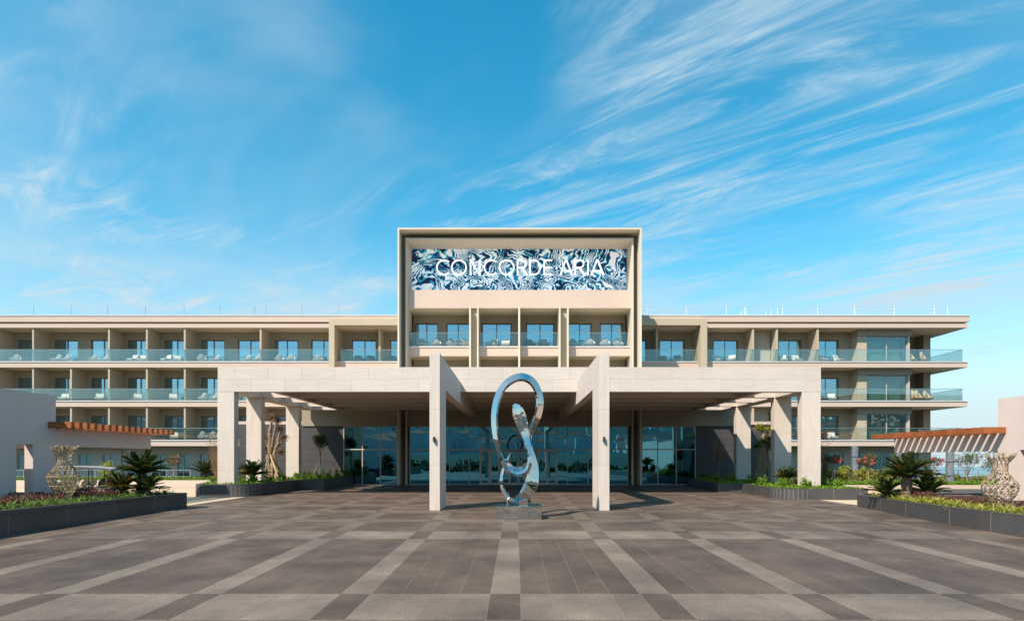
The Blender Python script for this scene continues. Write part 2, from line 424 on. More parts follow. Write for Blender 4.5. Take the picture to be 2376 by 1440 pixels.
# ------------------------------------------------------------------ mesh helpers
class MB:
    def __init__(s): s.v = []; s.f = []; s.m = []
    def add(s, vs_, fs, mi=0):
        n = len(s.v); s.v += [tuple(p) for p in vs_]
        for q in fs:
            s.f.append(tuple(i + n for i in q)); s.m.append(mi)
        return s
    def box(s, x0, x1, y0, y1, z0, z1, mi=0):
        if x0 > x1: x0, x1 = x1, x0
        if y0 > y1: y0, y1 = y1, y0
        if z0 > z1: z0, z1 = z1, z0
        return s.add([(x0, y0, z0), (x1, y0, z0), (x1, y1, z0), (x0, y1, z0), (x0, y0, z1), (x1, y0, z1), (x1, y1, z1), (x0, y1, z1)],
                     [(0, 3, 2, 1), (4, 5, 6, 7), (0, 1, 5, 4), (1, 2, 6, 5), (2, 3, 7, 6), (3, 0, 4, 7)], mi)
    def prism(s, poly, z0, z1, mi=0):
        n = len(poly)
        return s.add([(p[0], p[1], z0) for p in poly] + [(p[0], p[1], z1) for p in poly],
                     [tuple(range(n))[::-1], tuple(range(n, 2 * n))] + [(i, (i + 1) % n, n + (i + 1) % n, n + i) for i in range(n)], mi)
    def xzprism(s, poly, y0, y1, mi=0):
        n = len(poly)
        return s.add([(p[0], y0, p[1]) for p in poly] + [(p[0], y1, p[1]) for p in poly],
                     [tuple(range(n)), tuple(range(n, 2 * n))[::-1]] + [((i + 1) % n, i, n + i, n + (i + 1) % n) for i in range(n)], mi)
    def strip(s, p, q, z0, z1, th):
        """upright slab from p to q, thickness on the left of p->q"""
        d = Vector((q[0] - p[0], q[1] - p[1])); d.normalize()
        nx, ny = -d.y * th, d.x * th
        return s.prism([p, q, (q[0] + nx, q[1] + ny), (p[0] + nx, p[1] + ny)], z0, z1)
    def tube(s, pts, rad, n=6, cap=True):
        pts = [Vector(p) for p in pts]
        if not hasattr(rad, '__len__'): rad = [rad] * len(pts)
        rings = []
        up = Vector((0, 0, 1))
        prev = None
        for i, p in enumerate(pts):
            a = pts[max(i - 1, 0)]; b = pts[min(i + 1, len(pts) - 1)]
            t = (b - a)
            if t.length < 1e-9: t = Vector((0, 0, 1))
            t.normalize()
            if prev is None:
                r = t.cross(up)
                if r.length < 0.05: r = t.cross(Vector((1, 0, 0)))
            else:
                r = prev - t * prev.dot(t)
                if r.length < 1e-6: r = t.cross(up)
            r.normalize(); prev = r
            b2 = t.cross(r)
            rings.append([p + (r * math.cos(k * 2 * math.pi / n) + b2 * math.sin(k * 2 * math.pi / n)) * rad[i] for k in range(n)])
        vv = [q for ring in rings for q in ring]
        ff = []
        for i in range(len(rings) - 1):
            for k in range(n):
                ff.append((i * n + k, i * n + (k + 1) % n, (i + 1) * n + (k + 1) % n, (i + 1) * n + k))
        if cap:
            ff.append(tuple(range(n))[::-1]); ff.append(tuple(range((len(rings) - 1) * n, len(rings) * n)))
        return s.add(vv, ff)
    def lathe(s, prof, n=16, cx=0, cy=0, cap=False):
        vv = [(cx + r * math.cos(k * 2 * math.pi / n), cy + r * math.sin(k * 2 * math.pi / n), z) for r, z in prof for k in range(n)]
        ff = [(i * n + k, i * n + (k + 1) % n, (i + 1) * n + (k + 1) % n, (i + 1) * n + k) for i in range(len(prof) - 1) for k in range(n)]
        if cap:
            ff.append(tuple(range(n))[::-1]); ff.append(tuple(range((len(prof) - 1) * n, len(prof) * n)))
        return s.add(vv, ff)

ORG = {}
def mesh_of(mb, name, smooth=False, shift=(0, 0, 0)):
    me = bpy.data.meshes.new(name)
    sx, sy, sz = shift
    me.from_pydata([(a - sx, b - sy, c - sz) for a, b, c in mb.v], [], mb.f)
    if smooth:
        me.polygons.foreach_set('use_smooth', [True] * len(mb.f))
    return me
def link(name, me, parent=None, loc=(0, 0, 0), rot=(0, 0, 0), sc=None):
    o = bpy.data.objects.new(name, me)
    C.objects.link(o)
    o.location = loc; o.rotation_euler = rot
    if sc is not None: o.scale = (sc, sc, sc) if isinstance(sc, (int, float)) else sc
    if parent is not None: o.parent = parent
    return o
def obj(name, mb, mats, parent=None, smooth=False, local=False):
    """one mesh object; mb in world coordinates unless local"""
    org = ORG.get(parent.name, (0, 0, 0)) if parent is not None else (0, 0, 0)
    me = mesh_of(mb, name, smooth, (0, 0, 0) if local else org)
    for k in ([mats] if isinstance(mats, str) else mats):
        me.materials.append(MATS[k])
    if not isinstance(mats, str):
        me.polygons.foreach_set('material_index', mb.m)
    o = link(name, me, parent)
    ORG[o.name] = org
    return o
def box(name, m, parent, *b):
    return obj(name, MB().box(*b), m, parent)
def thing(name, label, cat, loc=(0, 0, 0), rotz=0.0, group=None):
    o = bpy.data.objects.new(name, None)
    C.objects.link(o)
    o.empty_display_size = 0.2
    o.location = loc; o.rotation_euler = (0, 0, rotz)
    ORG[o.name] = tuple(loc)
    return tag(o, label, cat, group)
def tag(o, label=None, cat=None, group=None, kind=None):
    if label: o['label'] = label
    if cat: o['category'] = cat
    if group: o['group'] = group
    if kind: o['kind'] = kind
    return o
def dup(root, loc, rotz, label, group=None, sc=1.0, parent=None):
    r = root.copy(); C.objects.link(r)
    r.location = loc; r.rotation_euler = (0, 0, rotz); r.scale = (sc, sc, sc)
    r['label'] = label
    if group: r['group'] = group
    for ch in root.children:
        c = ch.copy(); C.objects.link(c); c.parent = r
        for g in ch.children:
            d = g.copy(); C.objects.link(d); d.parent = c
    return r
ORD = ['first', 'second', 'third', 'fourth', 'fifth', 'sixth', 'seventh', 'eighth', 'ninth', 'tenth', 'eleventh', 'twelfth', 'thirteenth', 'fourteenth', 'fifteenth', 'sixteenth']

def ground_z(Y):
    return 0.0 if Y >= 22.47 else -(22.47 - Y) * 0.01357

# ================================================================== THE SETTING
def make_terrain():
    xs = [-7000, -4500, -3000, -2000, -1300, -800, -500, -300, -180, -110, -70, -45, -30, -15, 0, 15, 30, 45, 70, 110, 180, 300, 500, 800, 1300, 2000, 3000, 4500, 7000]
    ys = [-6000, -4500, -3400, -2600, -2000, -1500, -1100, -800, -550, -380, -250, -170, -110, -75, -55, -40, -28, -14, 0, 8, 22.47, 30, 45, 58, 66, 72, 80, 100, 140, 200, 300]
    vv = []
    for y in ys:
        for x in xs:
            z = ground_z(max(y, -55)) - 0.10
            if y > 66:
                z -= 56 * min(1.0, (y - 66) / 90.0) ** 0.8
            if y < -60:
                d = -60 - y
                h = 8 + 0.02 * d if d > 60 else d * 0.15
                rise = max(0.0, d - 500) * 0.125
                wob = 0.65 + 0.35 * math.sin(x * 0.0011 + 1.3) * math.cos(y * 0.0007) + 0.16 * math.sin(x * 0.0041) + 0.08 * math.sin(x * .011 + y * .004)
                z += h * 0.5 + min(rise, 420) * wob
            vv.append((x, y, z))
    nx = len(xs)
    ff = [(j * nx + i, j * nx + i + 1, (j + 1) * nx + i + 1, (j + 1) * nx + i) for j in range(len(ys) - 1) for i in range(nx - 1)]
    return tag(obj('terrain', MB().add(vv, ff), 'terrain', smooth=False), kind='structure')
make_terrain()
tag(obj('sea', MB().add([(-9000, 90, -50), (9000, 90, -50), (9000, 3640, -50), (-9000, 3640, -50)], [(0, 1, 2, 3)]), 'sea'), kind='structure')

# far town on the hillside behind the photographer (seen only mirrored in glass and steel)
tw = MB()
for k in range(1300):
    d = rng.uniform(260, 1900); a = rng.uniform(-1.0, 1.0)
    x = a * d * 1.1; y = -60 - d
    z = 4 + .01 * d + max(0, d - 500) * .125 * .8
    w, dp, h = rng.uniform(8, 18), rng.uniform(8, 14), rng.uniform(5, 13)
    tw.box(x - w / 2, x + w / 2, y - dp / 2, y + dp / 2, z - 12, z + h, 0)
    if rng.random() < .6:
        n0 = len(tw.v)
        tw.add([(x - w / 2 - .6, y - dp / 2 - .6, z + h + .02), (x + w / 2 + .6, y - dp / 2 - .6, z + h + .02), (x + w / 2 + .6, y + dp / 2 + .6, z + h + .02), (x - w / 2 - .6, y + dp / 2 + .6, z + h + .02), (x, y, z + h + 3)],
               [(0, 1, 4), (1, 2, 4), (2, 3, 4), (3, 0, 4), (3, 2, 1, 0)], 1)
tag(obj('distant_town', tw, ['town_white', 'town_roof']), 'far-off hillside town of white houses, mirrored in the lobby glass', 'town', kind='stuff')

hb = np.random.default_rng(77)
hp = np.stack([hb.uniform(-45, 45, 9000), hb.uniform(-31, -29, 9000), hb.random(9000) ** .8], 1)
hp[:, 2] = -.7 + hp[:, 2] * (1.5 + 0.7 * np.sin(hp[:, 0] * .55) + .5 * np.sin(hp[:, 0] * 1.7))
HEDGE_PTS = hp

# plaza: mortar bed, separate granite tiles
pl = MB()
rowY = [-28, -10, 0, 8, 16, 22.47, 30, 43.6]
vv = []; ff = []
for y in rowY:
    vv += [(-13.55, y, ground_z(y) - 0.0018), (14.16, y, ground_z(y) - 0.0018)]
for i in range(len(rowY) - 1):
    ff.append((2 * i, 2 * i + 1, 2 * i + 3, 2 * i + 2))
plaza = tag(obj('plaza', MB().add(vv, ff), 'mortar'), kind='structure')
TW, X0T = 0.4695, -0.40
near_rows = [(8.01 + 1.46 * j, 1.46, j % 5 == 0) for j in range(-24, 6)]
far_rows = []
y = 16.77; k = 0
while y < 43.2:
    far_rows.append((y, 0.56, k % 5 == 4)); y += 0.56; k += 1
gap = 0.007
def tile_mesh(w, d, m):
    mb = MB()
    a, b2, h, c = w / 2 - gap / 2, d / 2 - gap / 2, 0.02, 0.0012
    mb.add([(-a, -b2, -h), (a, -b2, -h), (a, b2, -h), (-a, b2, -h), (-a, -b2, -c), (a, -b2, -c), (a, b2, -c), (-a, b2, -c),
            (-a + c, -b2 + c, 0), (a - c, -b2 + c, 0), (a - c, b2 - c, 0), (-a + c, b2 - c, 0)],
           [(8, 9, 10, 11), (4, 5, 9, 8), (5, 6, 10, 9), (6, 7, 11, 10), (7, 4, 8, 11), (0, 1, 5, 4), (1, 2, 6, 5), (2, 3, 7, 6), (3, 0, 4, 7)])
    me = mesh_of(mb, 'paving_tile'); me.materials.append(MATS[m]); return me
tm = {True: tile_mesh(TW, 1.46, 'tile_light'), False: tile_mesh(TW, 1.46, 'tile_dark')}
rest = MB()
cands = []
for rows, near in ((near_rows, True), (far_rows, False)):
    for (y0, d, lr) in rows:
        for i in range(-28, 31):
            x0 = X0T + TW * i
            strip = (i % 5 == 0)
            light = (lr != strip)
            yc = y0 + d / 2; xc = x0 + TW / 2
            
            if near and y0 > 6.0 and -0.87 * (y0 + d) < xc + .3 and xc - .3 < 0.86 * (y0 + d):
                cands.append((y0, xc, yc, light))
            else:
                h = gap / 2
                z0, z1 = ground_z(y0 + h), ground_z(y0 + d - h)
                mi = 1 if light else 0
                j = rng.uniform(-.0004, .0006)
                rest.add([(x0 + h, y0 + h, z0 + j), (x0 + TW - h, y0 + h, z0 + j), (x0 + TW - h, y0 + d - h, z1 + j), (x0 + h, y0 + d - h, z1 + j),
                          (x0 + h, y0 + h, z0 - .02), (x0 + TW - h, y0 + h, z0 - .02), (x0 + TW - h, y0 + d - h, z1 - .02), (x0 + h, y0 + d - h, z1 - .02)],
                         [(0, 1, 2, 3), (4, 5, 1, 0), (5, 6, 2, 1), (6, 7, 3, 2), (7, 4, 0, 3)], mi)
cands.sort(key=lambda c: (c[0], abs(c[1])))
for n, (y0, xc, yc, light) in enumerate(cands):
    if n < 300:
        link('paving_tile', tm[light], plaza, (xc, yc, ground_z(yc) + rng.uniform(-.0003, .0006)), (math.atan(0.01357) + 0, rng.uniform(-.0006, .0006), 0))
    else:
        h = gap / 2; x0 = xc - TW / 2; y0b = yc - .73
        rest.add([(x0 + h, y0b + h, ground_z(y0b)), (x0 + TW - h, y0b + h, ground_z(y0b)), (x0 + TW - h, y0b + 1.455, ground_z(y0b + 1.46)), (x0 + h, y0b + 1.455, ground_z(y0b + 1.46))], [(0, 1, 2, 3)], 1 if light else 0)
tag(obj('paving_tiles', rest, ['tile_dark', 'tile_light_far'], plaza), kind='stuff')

tag(obj('path', MB().add([(-45, 24.0, -.02), (-13.56, 24.0, -.02), (-13.56, 39.2, -.02), (-45, 39.2, -.02)], [(0, 1, 2, 3)]), 'sand_path'), kind='structure')
tag(obj('path', MB().add([(14.17, 18.5, -.02), (45, 18.5, -.02), (45, 32, -.02), (14.17, 32, -.02)], [(0, 1, 2, 3)]), 'sand_path'), kind='structure')

# ================================================================== HOTEL
YS = 52.0                        # plane of the slab edges of both wings
YB = YS + 1.85                   # room wall behind the balconies
FL = [10.255, 6.88, 3.49]        # balcony floors, top to bottom
ROOF_S = 13.16                   # soffit of the roof slab

PANE = {}
def shared(key, fn, m):
    if key not in PANE:
        me = mesh_of(fn(), key[0]); me.materials.append(MATS[m]); PANE[key] = me
    return PANE[key]
def q3(x): return round(x, 3)
def pane(parent, x0, x1, y, z0, z1, m='win_glass', name='pane'):
    org = ORG[parent.name]
    w, h = q3(x1 - x0), q3(z1 - z0)
    me = shared((name, m, w, h), lambda: MB().box(-w / 2, w / 2, -.006, .006, -h / 2, h / 2), m)
    o = link(name, me, parent, ((x0 + x1) / 2 - org[0], y - org[1], (z0 + z1) / 2 - org[2]))
    # a hair of tilt, as real panes have
    o.rotation_euler = (rng.uniform(-.0025, .0025), 0, rng.uniform(-.003, .003))
    ORG[o.name] = org
    return o
def curtain(parent, x0, x1, y, z0, z1, m='curtain_dark', waves=None):
    n = max(8, int((x1 - x0) / .045))
    mb = MB(); vv = []; ff = []
    ph = rng.uniform(0, 6)
    for i in range(n + 1):
        x = x0 + (x1 - x0) * i / n
        yy = y + .05 * math.sin(i * 1.35 + ph) + .02 * math.sin(i * .53 + ph * 2)
        vv += [(x, yy, z0), (x, yy, z1)]
    for i in range(n): ff.append((2 * i, 2 * i + 2, 2 * i + 3, 2 * i + 1))
    return obj('curtain', mb.add(vv, ff), m, parent, smooth=True)
def window(parent, x0, x1, y, z0, z1, side=1, split=0.5, m='win_glass', fr='winframe', cur=True, name='window'):
    """two-leaf sliding window: frame mesh with its panes and curtain as children"""
    t = .055
    f = MB()
    f.box(x0, x0 + t, y, y + .12, z0, z1).box(x1 - t, x1, y, y + .12, z0, z1)
    f.box(x0 + t, x1 - t, y + .002, y + .118, z1 - t, z1).box(x0 + t, x1 - t, y + .002, y + .118, z0, z0 + t)
    xm = x0 + (x1 - x0) * split
    f.box(xm - .04, xm + .04, y + .03, y + .10, z0 + t, z1 - t)
    w = obj(name, f, fr, parent)
    pane(w, x0 + t + .002, xm - .042, y + .045, z0 + t + .002, z1 - t - .002, m)
    pane(w, xm + .042, x1 - t - .002, y + .085, z0 + t + .002, z1 - t - .002, m)
    if cur:
        cw = (x1 - x0) * rng.choice([.16, .25, .33, .45, .52, .8])
        cm = rng.choice(['curtain_dark', 'curtain_dark', 'curtain_light'])
        if side > 0: curtain(w, x0 + .03, x0 + cw, y + .30, z0 + .02, z1 + .05, cm)
        else: curtain(w, x1 - cw, x1 - .03, y + .30, z0 + .02, z1 + .05, cm)
    return w
def wall_with_openings(name, m, parent, X0, X1, Z0, Z1, Y0, Y1, ops):
    """one wall mesh with openings [(x0,x1,z0,z1)]"""
    mb = MB(); x = X0
    for (a, b2, z0, z1) in sorted(ops):
        if a > x: mb.box(x, a, Y0, Y1, Z0, Z1)
        if z1 < Z1: mb.box(a, b2, Y0, Y1, z1, Z1)
        if z0 > Z0: mb.box(a, b2, Y0, Y1, Z0, z0)
        x = b2
    if x < X1: mb.box(x, X1, Y0, Y1, Z0, Z1)
    return obj(name, mb, m, parent)
def balustrade(parent, X0, X1, Y, z, joints, h=1.02, ret=None):
    """glass panels between joints with a slim top rail; returns run back along ret=(x, y1)"""
    xs = [X0] + [j for j in joints if X0 + .2 < j < X1 - .2] + [X1]
    mb = MB().box(X0, X1, Y - .022, Y + .022, z + h, z + h + .035)
    mb.box(X0, X1, Y - .03, Y + .03, z - .003, z + .05)
    if ret:
        mb.box(ret[0] - .022, ret[0] + .022, Y + .022, ret[1], z + h + .001, z + h + .034)
    b = obj('balustrade', mb, 'rail', parent)
    for i in range(len(xs) - 1):
        pane(b, xs[i] + .012, xs[i + 1] - .012, Y, z + .05, z + h, 'rail_glass', 'glass_panel').rotation_euler = (0, 0, 0)
    if ret:
        n = 2
        for i in range(n):
            y0 = Y + (ret[1] - Y) * i / n; y1 = Y + (ret[1] - Y) * (i + 1) / n
            L_ = q3(y1 - y0 - .03); me = shared(('glass_panel', 'ret', L_, h), lambda: MB().box(-.006, .006, -L_ / 2, L_ / 2, -(h - .05) / 2, (h - .05) / 2), 'rail_glass')
            org = ORG[parent.name]
            link('glass_panel', me, b, (ret[0] - org[0], (y0 + y1) / 2 - org[1], z + .05 + (h - .05) / 2 - org[2]))
    return b
def roof_edge(parent, X0, X1, over=.14):
    Z = 14.23
    box('roof_coping', 'lip', parent, X0 - .03, X1 + over + .03, YS - .09, YS + 1.0, Z - .055, Z)
    box('parapet', 'plaster', parent, X0, X1 + over, YS - .04, YS + 1.0, Z - .56, Z - .056)
    box('roof_groove', 'taupe', parent, X0 + .02, X1 - .10, YS + .18, YS + 1.0, Z - .72, Z - .562)
    box('roof_slab', 'plaster', parent, X0, X1, YS, YS + 14, ROOF_S + .012, Z - .722)
    box('roof_soffit', 'soffit', parent, X0 + .03, X1 - .03, YS + .03, YS + 5, ROOF_S, ROOF_S + .011)
def floor_edge(parent, X0, X1, z, back=14):
    box('slab_lip', 'lip', parent, X0, X1 + .0, YS - .06, YS + .30, z - .06, z)
    box('balcony_slab', 'plaster', parent, X0, X1, YS, YS + back, z - .50, z - .061)
    box('slab_soffit', 'soffit', parent, X0 + .03, X1 - .03, YS + .10, YS + 5, z - .512, z - .501)

MOD = 88.15 / F * YS             # bay width, 3.27 m
XP0 = xx(74.5, YS)

# ---------------------------------------------------------------- left wing
lw = thing('hotel_wing', 'long cream balcony wing on the left, behind the grey gate wall', 'hotel', (-30, 55, 0))
LX0 = XP0 - 5 * MOD - .4
LX1 = xx(921, 46)
roof_edge(lw, LX0, LX1, over=0)
for z in FL: floor_edge(lw, LX0, LX1, z)
box('room_back', 'room', lw, LX0, LX1, YB + 3.0, YS + 14, 0.02, ROOF_S)
box('end_wall', 'plaster', lw, LX0 - .3, LX0 - .001, YS + .1, YS + 14, 0, 14.0)
top_parts = [-4, -3, -2, -1, 0, 2, 3, 4, 6]
oth_parts = list(range(-5, 9))
px_portal0, px_portal1 = 763, 775
xpo = xx(763, YS)
for fi, z in enumerate(FL):
    ztop = ROOF_S if fi == 0 else FL[fi - 1] - .512
    ops = []
    for k in range(-5, 10):
        xp = XP0 + k * MOD
        a, b2 = xp + .50, xp + 2.60
        if fi == 0 and b2 > xpo + 1.6: continue
        if b2 > LX1 - .3: continue
        ops.append((a, b2, z, z + 2.22))
    if fi == 0:
        ops += [(xx(816, YB), xx(873, YB), z, z + 2.22), (xx(905, YB), LX1 - .2, z, z + 2.22)]
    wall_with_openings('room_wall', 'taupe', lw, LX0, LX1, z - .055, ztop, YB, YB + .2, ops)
    for n, (a, b2, z0, z1) in enumerate(ops):
        window(lw, a + .03, b2 - .03, YB + .10, z0 - .02, z1 - .03, side=1, split=.52)
    for k in (top_parts if fi == 0 else oth_parts):
        xp = XP0 + k * MOD
        if fi == 0 and xp > xpo - .5: continue
        if xp > LX1 - 1: continue
        box('balcony_partition', 'portal', lw, xp - .075, xp + .075, YS + .10, YB - .001, z - .058, ztop - .002)
    joints = [XP0 + (k + .30) * MOD for k in range(-5, 12)]
    end = xpo - .02 if fi == 0 else LX1
    balustrade(lw, LX0, end, YS + .06, z, joints)
# framed bay of the top floor next to the tower
pz = zz(738.6, YS - .8)
p0, p1 = xx(763, YS - .8), LX1
box('portal_post', 'portal', lw, p0, p0 + .47, YS - .8, YB - .002, FL[0] - .9, pz)
box('portal_head', 'portal', lw, p0 + .471, p1, YS - .8, YS + .6, pz - .56, pz)
box('portal_soffit', 'soffit', lw, p0 + .472, p1, YS + .6, YB - .001, pz - .50, pz - .42)
box('balcony_partition', 'portal', lw, xx(879, YS) - .09, xx(879, YS) + .09, YS + .25, YB - .002, FL[0] - .06, pz - .52)
balustrade(lw, p0 + .49, p1, YS + .1, FL[0], [p0 + 1.3, p0 + 3.6])
# ground floor
g_ops = []
for a, b2, zb in ((40, 72, .9), (127, 140, .9), (182, 213.6, .75), (238, 271, .75), (294, 330, .1), (355, 386, .1), (411, 441, .1), (464, 500, .1), (540, 600, .1)):
    g_ops.append((xx(a, YB), xx(b2, YB), zb, 2.28))
wall_with_openings('ground_wall', 'plaster', lw, LX0, LX1, 0, FL[2] - .512, YB - .02, YB + .2, g_ops)
for n, (a, b2, z0, z1) in enumerate(g_ops):
    window(lw, a + .02, b2 - .02, YB + .06, z0 + .01, z1 - .01, side=1, split=.45, fr='winframe_light', cur=True)
obj('downpipe', MB().tube([(xx(282, YB), YB - .10, 0), (xx(282, YB), YB - .10, 2.95)], .07, 8), 'plaster', lw)

# ---------------------------------------------------------------- right wing
rw = thing('hotel_wing', 'cream balcony wing on the right with deep overhanging slab corners', 'hotel', (25, 55, 0))
RX0 = xx(1489, 46)
RX1 = xx(2245.2, YS)
roof_edge(rw, RX0, RX1)
for z in FL: floor_edge(rw, RX0, RX1, z, back=9)
XBAY0, XBAY1 = xx(1989.6, 52.75), xx(2111, 52.75)
box('room_back', 'room', rw, RX0, XBAY1 - .3, YB + 3.0, YS + 9, 0.02, ROOF_S)
parts = [1748.5, 1804, 1899]
for fi, z in enumerate(FL):
    ztop = ROOF_S if fi == 0 else FL[fi - 1] - .512
    pxs = [(1446, 1500), (1530, 1589), (1655, 1713), (1806, 1860), (1890, 1946)]
    ops = [(max(xx(a, YB), RX0 + .1), xx(b2, YB), z, z + 2.22) for a, b2 in pxs]
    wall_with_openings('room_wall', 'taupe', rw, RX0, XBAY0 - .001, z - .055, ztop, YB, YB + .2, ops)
    for (a, b2, z0, z1) in ops:
        window(rw, a + .03, b2 - .03, YB + .10, z0 - .02, z1 - .03, side=-1, split=.48)
    pl_ = parts + ([1666] if fi else [])
    for p in pl_:
        xp = xx(p, YS)
        box('balcony_partition', 'portal', rw, xp - .085, xp + .085, YS + .10, YB - .001, z - .058, ztop - .002)
    # blind recess between the two partitions
    box('recess_wall', 'portal', rw, xx(1751.5, YS) + .02, xx(1800, YS), YS + 1.15, YB - .003, z - .05, ztop - .004)
    # room bay with full-height window
    bz1 = ztop - .56
    box('bay_pier', 'portal', rw, XBAY0, xx(2011, 52.75), 52.75, YB + 3, z - .055, bz1 - .002)
    box('bay_header', 'taupe', rw, XBAY0 + .0, XBAY1 + .12, 52.65, YB + 3, bz1, ztop - .003)
    box('bay_post', 'winframe_light', rw, xx(2107, 52.75), XBAY1, 52.75, 53.0, z - .05, bz1 - .003)
    w = window(rw, xx(2011.5, 52.75), xx(2106.5, 52.75), 52.85, z - .02, bz1 - .01, split=.5, m='bay_glass', fr='winframe_light', cur=False)
    xm = xx(2059, 52.75)
    curtain(w, xx(2011.5, 52.75) + .08, xm - .06, 53.35, z, bz1 - .35, 'curtain_light')
    curtain(w, xm + .05, xx(2100, 52.75) - .1, 53.35, z, bz1 - .35, 'curtain_light')
    pane(w, XBAY1 - .3, XBAY1 + .1, 55.4, z + .1, bz1 - .2, 'win_glass')
    box('bay_side', 'taupe', rw, XBAY1 - .32, XBAY1 - .30, 53.0, YB + 3, z - .05, bz1 - .004)
    # corner pier on the wrap-round balcony
    box('corner_pier', 'taupe', rw, xx(2143, 55), xx(2159, 55), 55.0, 56.15, z - .055, ztop - .002)
    joints = [xx(p, YS) for p in (1600, 1680, 1760, 1846, 1921, 1994, 2084, 2172, 2204)]
    x0 = RX0 if fi else xx(1641, YS)
    balustrade(rw, x0, xx(2235, YS), YS + .08, z, joints, ret=(xx(2235, YS), 59.5))
box('side_wall', 'taupe', rw, XBAY1 - .3, xx(2125, 56.1) + .2, YB + 2.4, YS + 9, 0, ROOF_S - .01)
# framed bay beside the tower
q1 = xx(1641, YS - .8)
box('portal_post', 'portal', rw, q1 - .56, q1, YS - .8, YB - .002, FL[0] - .9, pz)
box('portal_head', 'portal', rw, RX0, q1 - .561, YS - .8, YS + .6, pz - .56, pz)
box('portal_soffit', 'soffit', rw, RX0, q1 - .562, YS + .6, YB - .001, pz - .50, pz - .42)
box('balcony_partition', 'portal', rw, xx(1526, YS) - .09, xx(1526, YS) + .09, YS + .25, YB - .002, FL[0] - .06, pz - .52)
balustrade(rw, RX0, q1 - .58, YS + .1, FL[0], [q1 - 4.0, q1 - 1.6])
# ground floor
rops = [(xx(1912, YB), xx(1958, YB), .05, 2.5), (xx(1991, YB), xx(2092, YB), .05, 2.45), (xx(2105, YB), xx(2132, YB), .05, 2.45)]
wall_with_openings('ground_wall', 'plaster', rw, RX0, xx(2160, YB), 0, FL[2] - .512, YB - .02, YB + .2, rops)
for (a, b2, z0, z1) in rops:
    window(rw, a + .02, b2 - .02, YB + .05, z0 + .01, z1 - .01, side=-1, split=.55, fr='winframe_light', cur=True)

# ---------------------------------------------------------------- central block
tw_ = thing('hotel_tower', 'taller central hotel block with nested frames above the entrance', 'hotel', (0.26, 47, 0))
YO, YI = 43.0, 43.6              # outer and inner frame fronts
ox0, ox1 = xx(922.4, YO), xx(1489, YO)
ix0, ix1 = xx(940.8, YI), xx(1470, YI)
zo = zz(528, YO); zi = zz(551.8, YI)
t = .12
f = MB().box(ox0, ox0 + t, YO, 60, 0, zo).box(ox1 - t, ox1, YO, 60, 0, zo).box(ox0 + t, ox1 - t, YO + .001, 60, zo - t, zo - .001)
obj('outer_frame', f, 'frame_stone', tw_)
YW = 44.35
f = MB().box(ox0 + t, ix0 - .001, YW, YW + .3, 0, zo - t).box(ix1 + .001, ox1 - t, YW, YW + .3, 0, zo - t).box(ix0 - .001, ix1 + .001, YW, YW + .3, zi, zo - t)
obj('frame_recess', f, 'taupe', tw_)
f = MB().box(ix0, ix0 + t, YI, 45.6, 0, zi).box(ix1 - t, ix1, YI, 45.6, 0, zi).box(ix0 + t, ix1 - t, YI + .001, 45.6, zi - t, zi - .001)
obj('inner_frame', f, 'frame_stone', tw_)
ax0, ax1 = ix0 + t, ix1 - t
# display recess, blank band
YD = 45.65
zd0, zd1 = zz(673.6, YD), zz(564.5, YD)
box('display_backing', 'black', tw_, ax0, ax1, YD + .12, YD + .5, zd0 - .3, zi - t - .002)
YBAND = 44.0
zb0, zb1 = zz(714.5, YBAND), zz(672.5, YBAND)
box('blank_band', 'plaster', tw_, ax0 + .002, ax1 - .002, YBAND, 46.0, zb0, zb1)
box('band_soffit', 'soffit', tw_, ax0 + .002, ax1 - .002, YBAND + .02, 46.4, zb0 - .012, zb0 - .001)
# balcony slab and rows
YT = 44.35
zs1 = zz(803.5, YT); zs0 = zz(825.5, YT)
YTB = 46.2
box('slab_lip', 'lip', tw_, ax0 + .002, ax1 - .002, YT - .06, YT + .3, zs1 - .06, zs1)
box('balcony_slab', 'plaster', tw_, ax0 + .003, ax1 - .003, YT, 50, zs0, zs1 - .061)
box('slab_soffit', 'soffit', tw_, ax0 + .004, ax1 - .004, YT + .03, YTB, zs0 - .012, zs0 - .001)
wins = [(962.7, 1016.7), (1035.7, 1090), (1118, 1187), (1220.7, 1286), (1318, 1372.6), (1392, 1446.8)]
ops = [(xx(a, YTB), xx(b2, YTB), zs1, zz(749.5, YTB)) for a, b2 in wins]
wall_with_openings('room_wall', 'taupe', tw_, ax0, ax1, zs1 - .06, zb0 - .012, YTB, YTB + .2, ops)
for i, (a, b2, z0, z1) in enumerate(ops):
    window(tw_, a + .03, b2 - .03, YTB + .08, z0 - .02, z1 - .03, side=(1 if i < 3 else -1), split=.5)
z_low = 6.0
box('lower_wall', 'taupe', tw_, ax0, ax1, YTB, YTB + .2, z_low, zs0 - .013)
box('room_back', 'room', tw_, ox0 + t, ox1 - t, 49.5, 60, 0.02, zo - t - .01)
for a, b2 in ((1088.4, 1092.6), (1106.7, 1110.3), (1202.4, 1206.8), (1297.3, 1300.7), (1316, 1319.6)):
    box('facade_fin', 'frame_stone', tw_, xx(a, YI + .1), xx(b2, YI + .1), YI + .1, YTB - .002, z_low, zz(711, YI + .1))
for a, b2 in ((1092.6, 1106.7), (1300.7, 1316)):
    box('fin_infill', 'portal', tw_, xx(a, YI + .1) + .002, xx(b2, YI + .1) - .002, YI + .62, YTB - .004, z_low, zb0 - .02)
for a, b2 in ((952, 1088), (1110.6, 1202), (1207, 1297), (1319.8, 1455)):
    X0b = max(xx(a, YT), ax0 + .03); X1b = min(xx(b2, YT), ax1 - .03)
    balustrade(tw_, X0b, X1b, YT + .06, zs1, [X0b + (X1b - X0b) * .5], h=1.0)
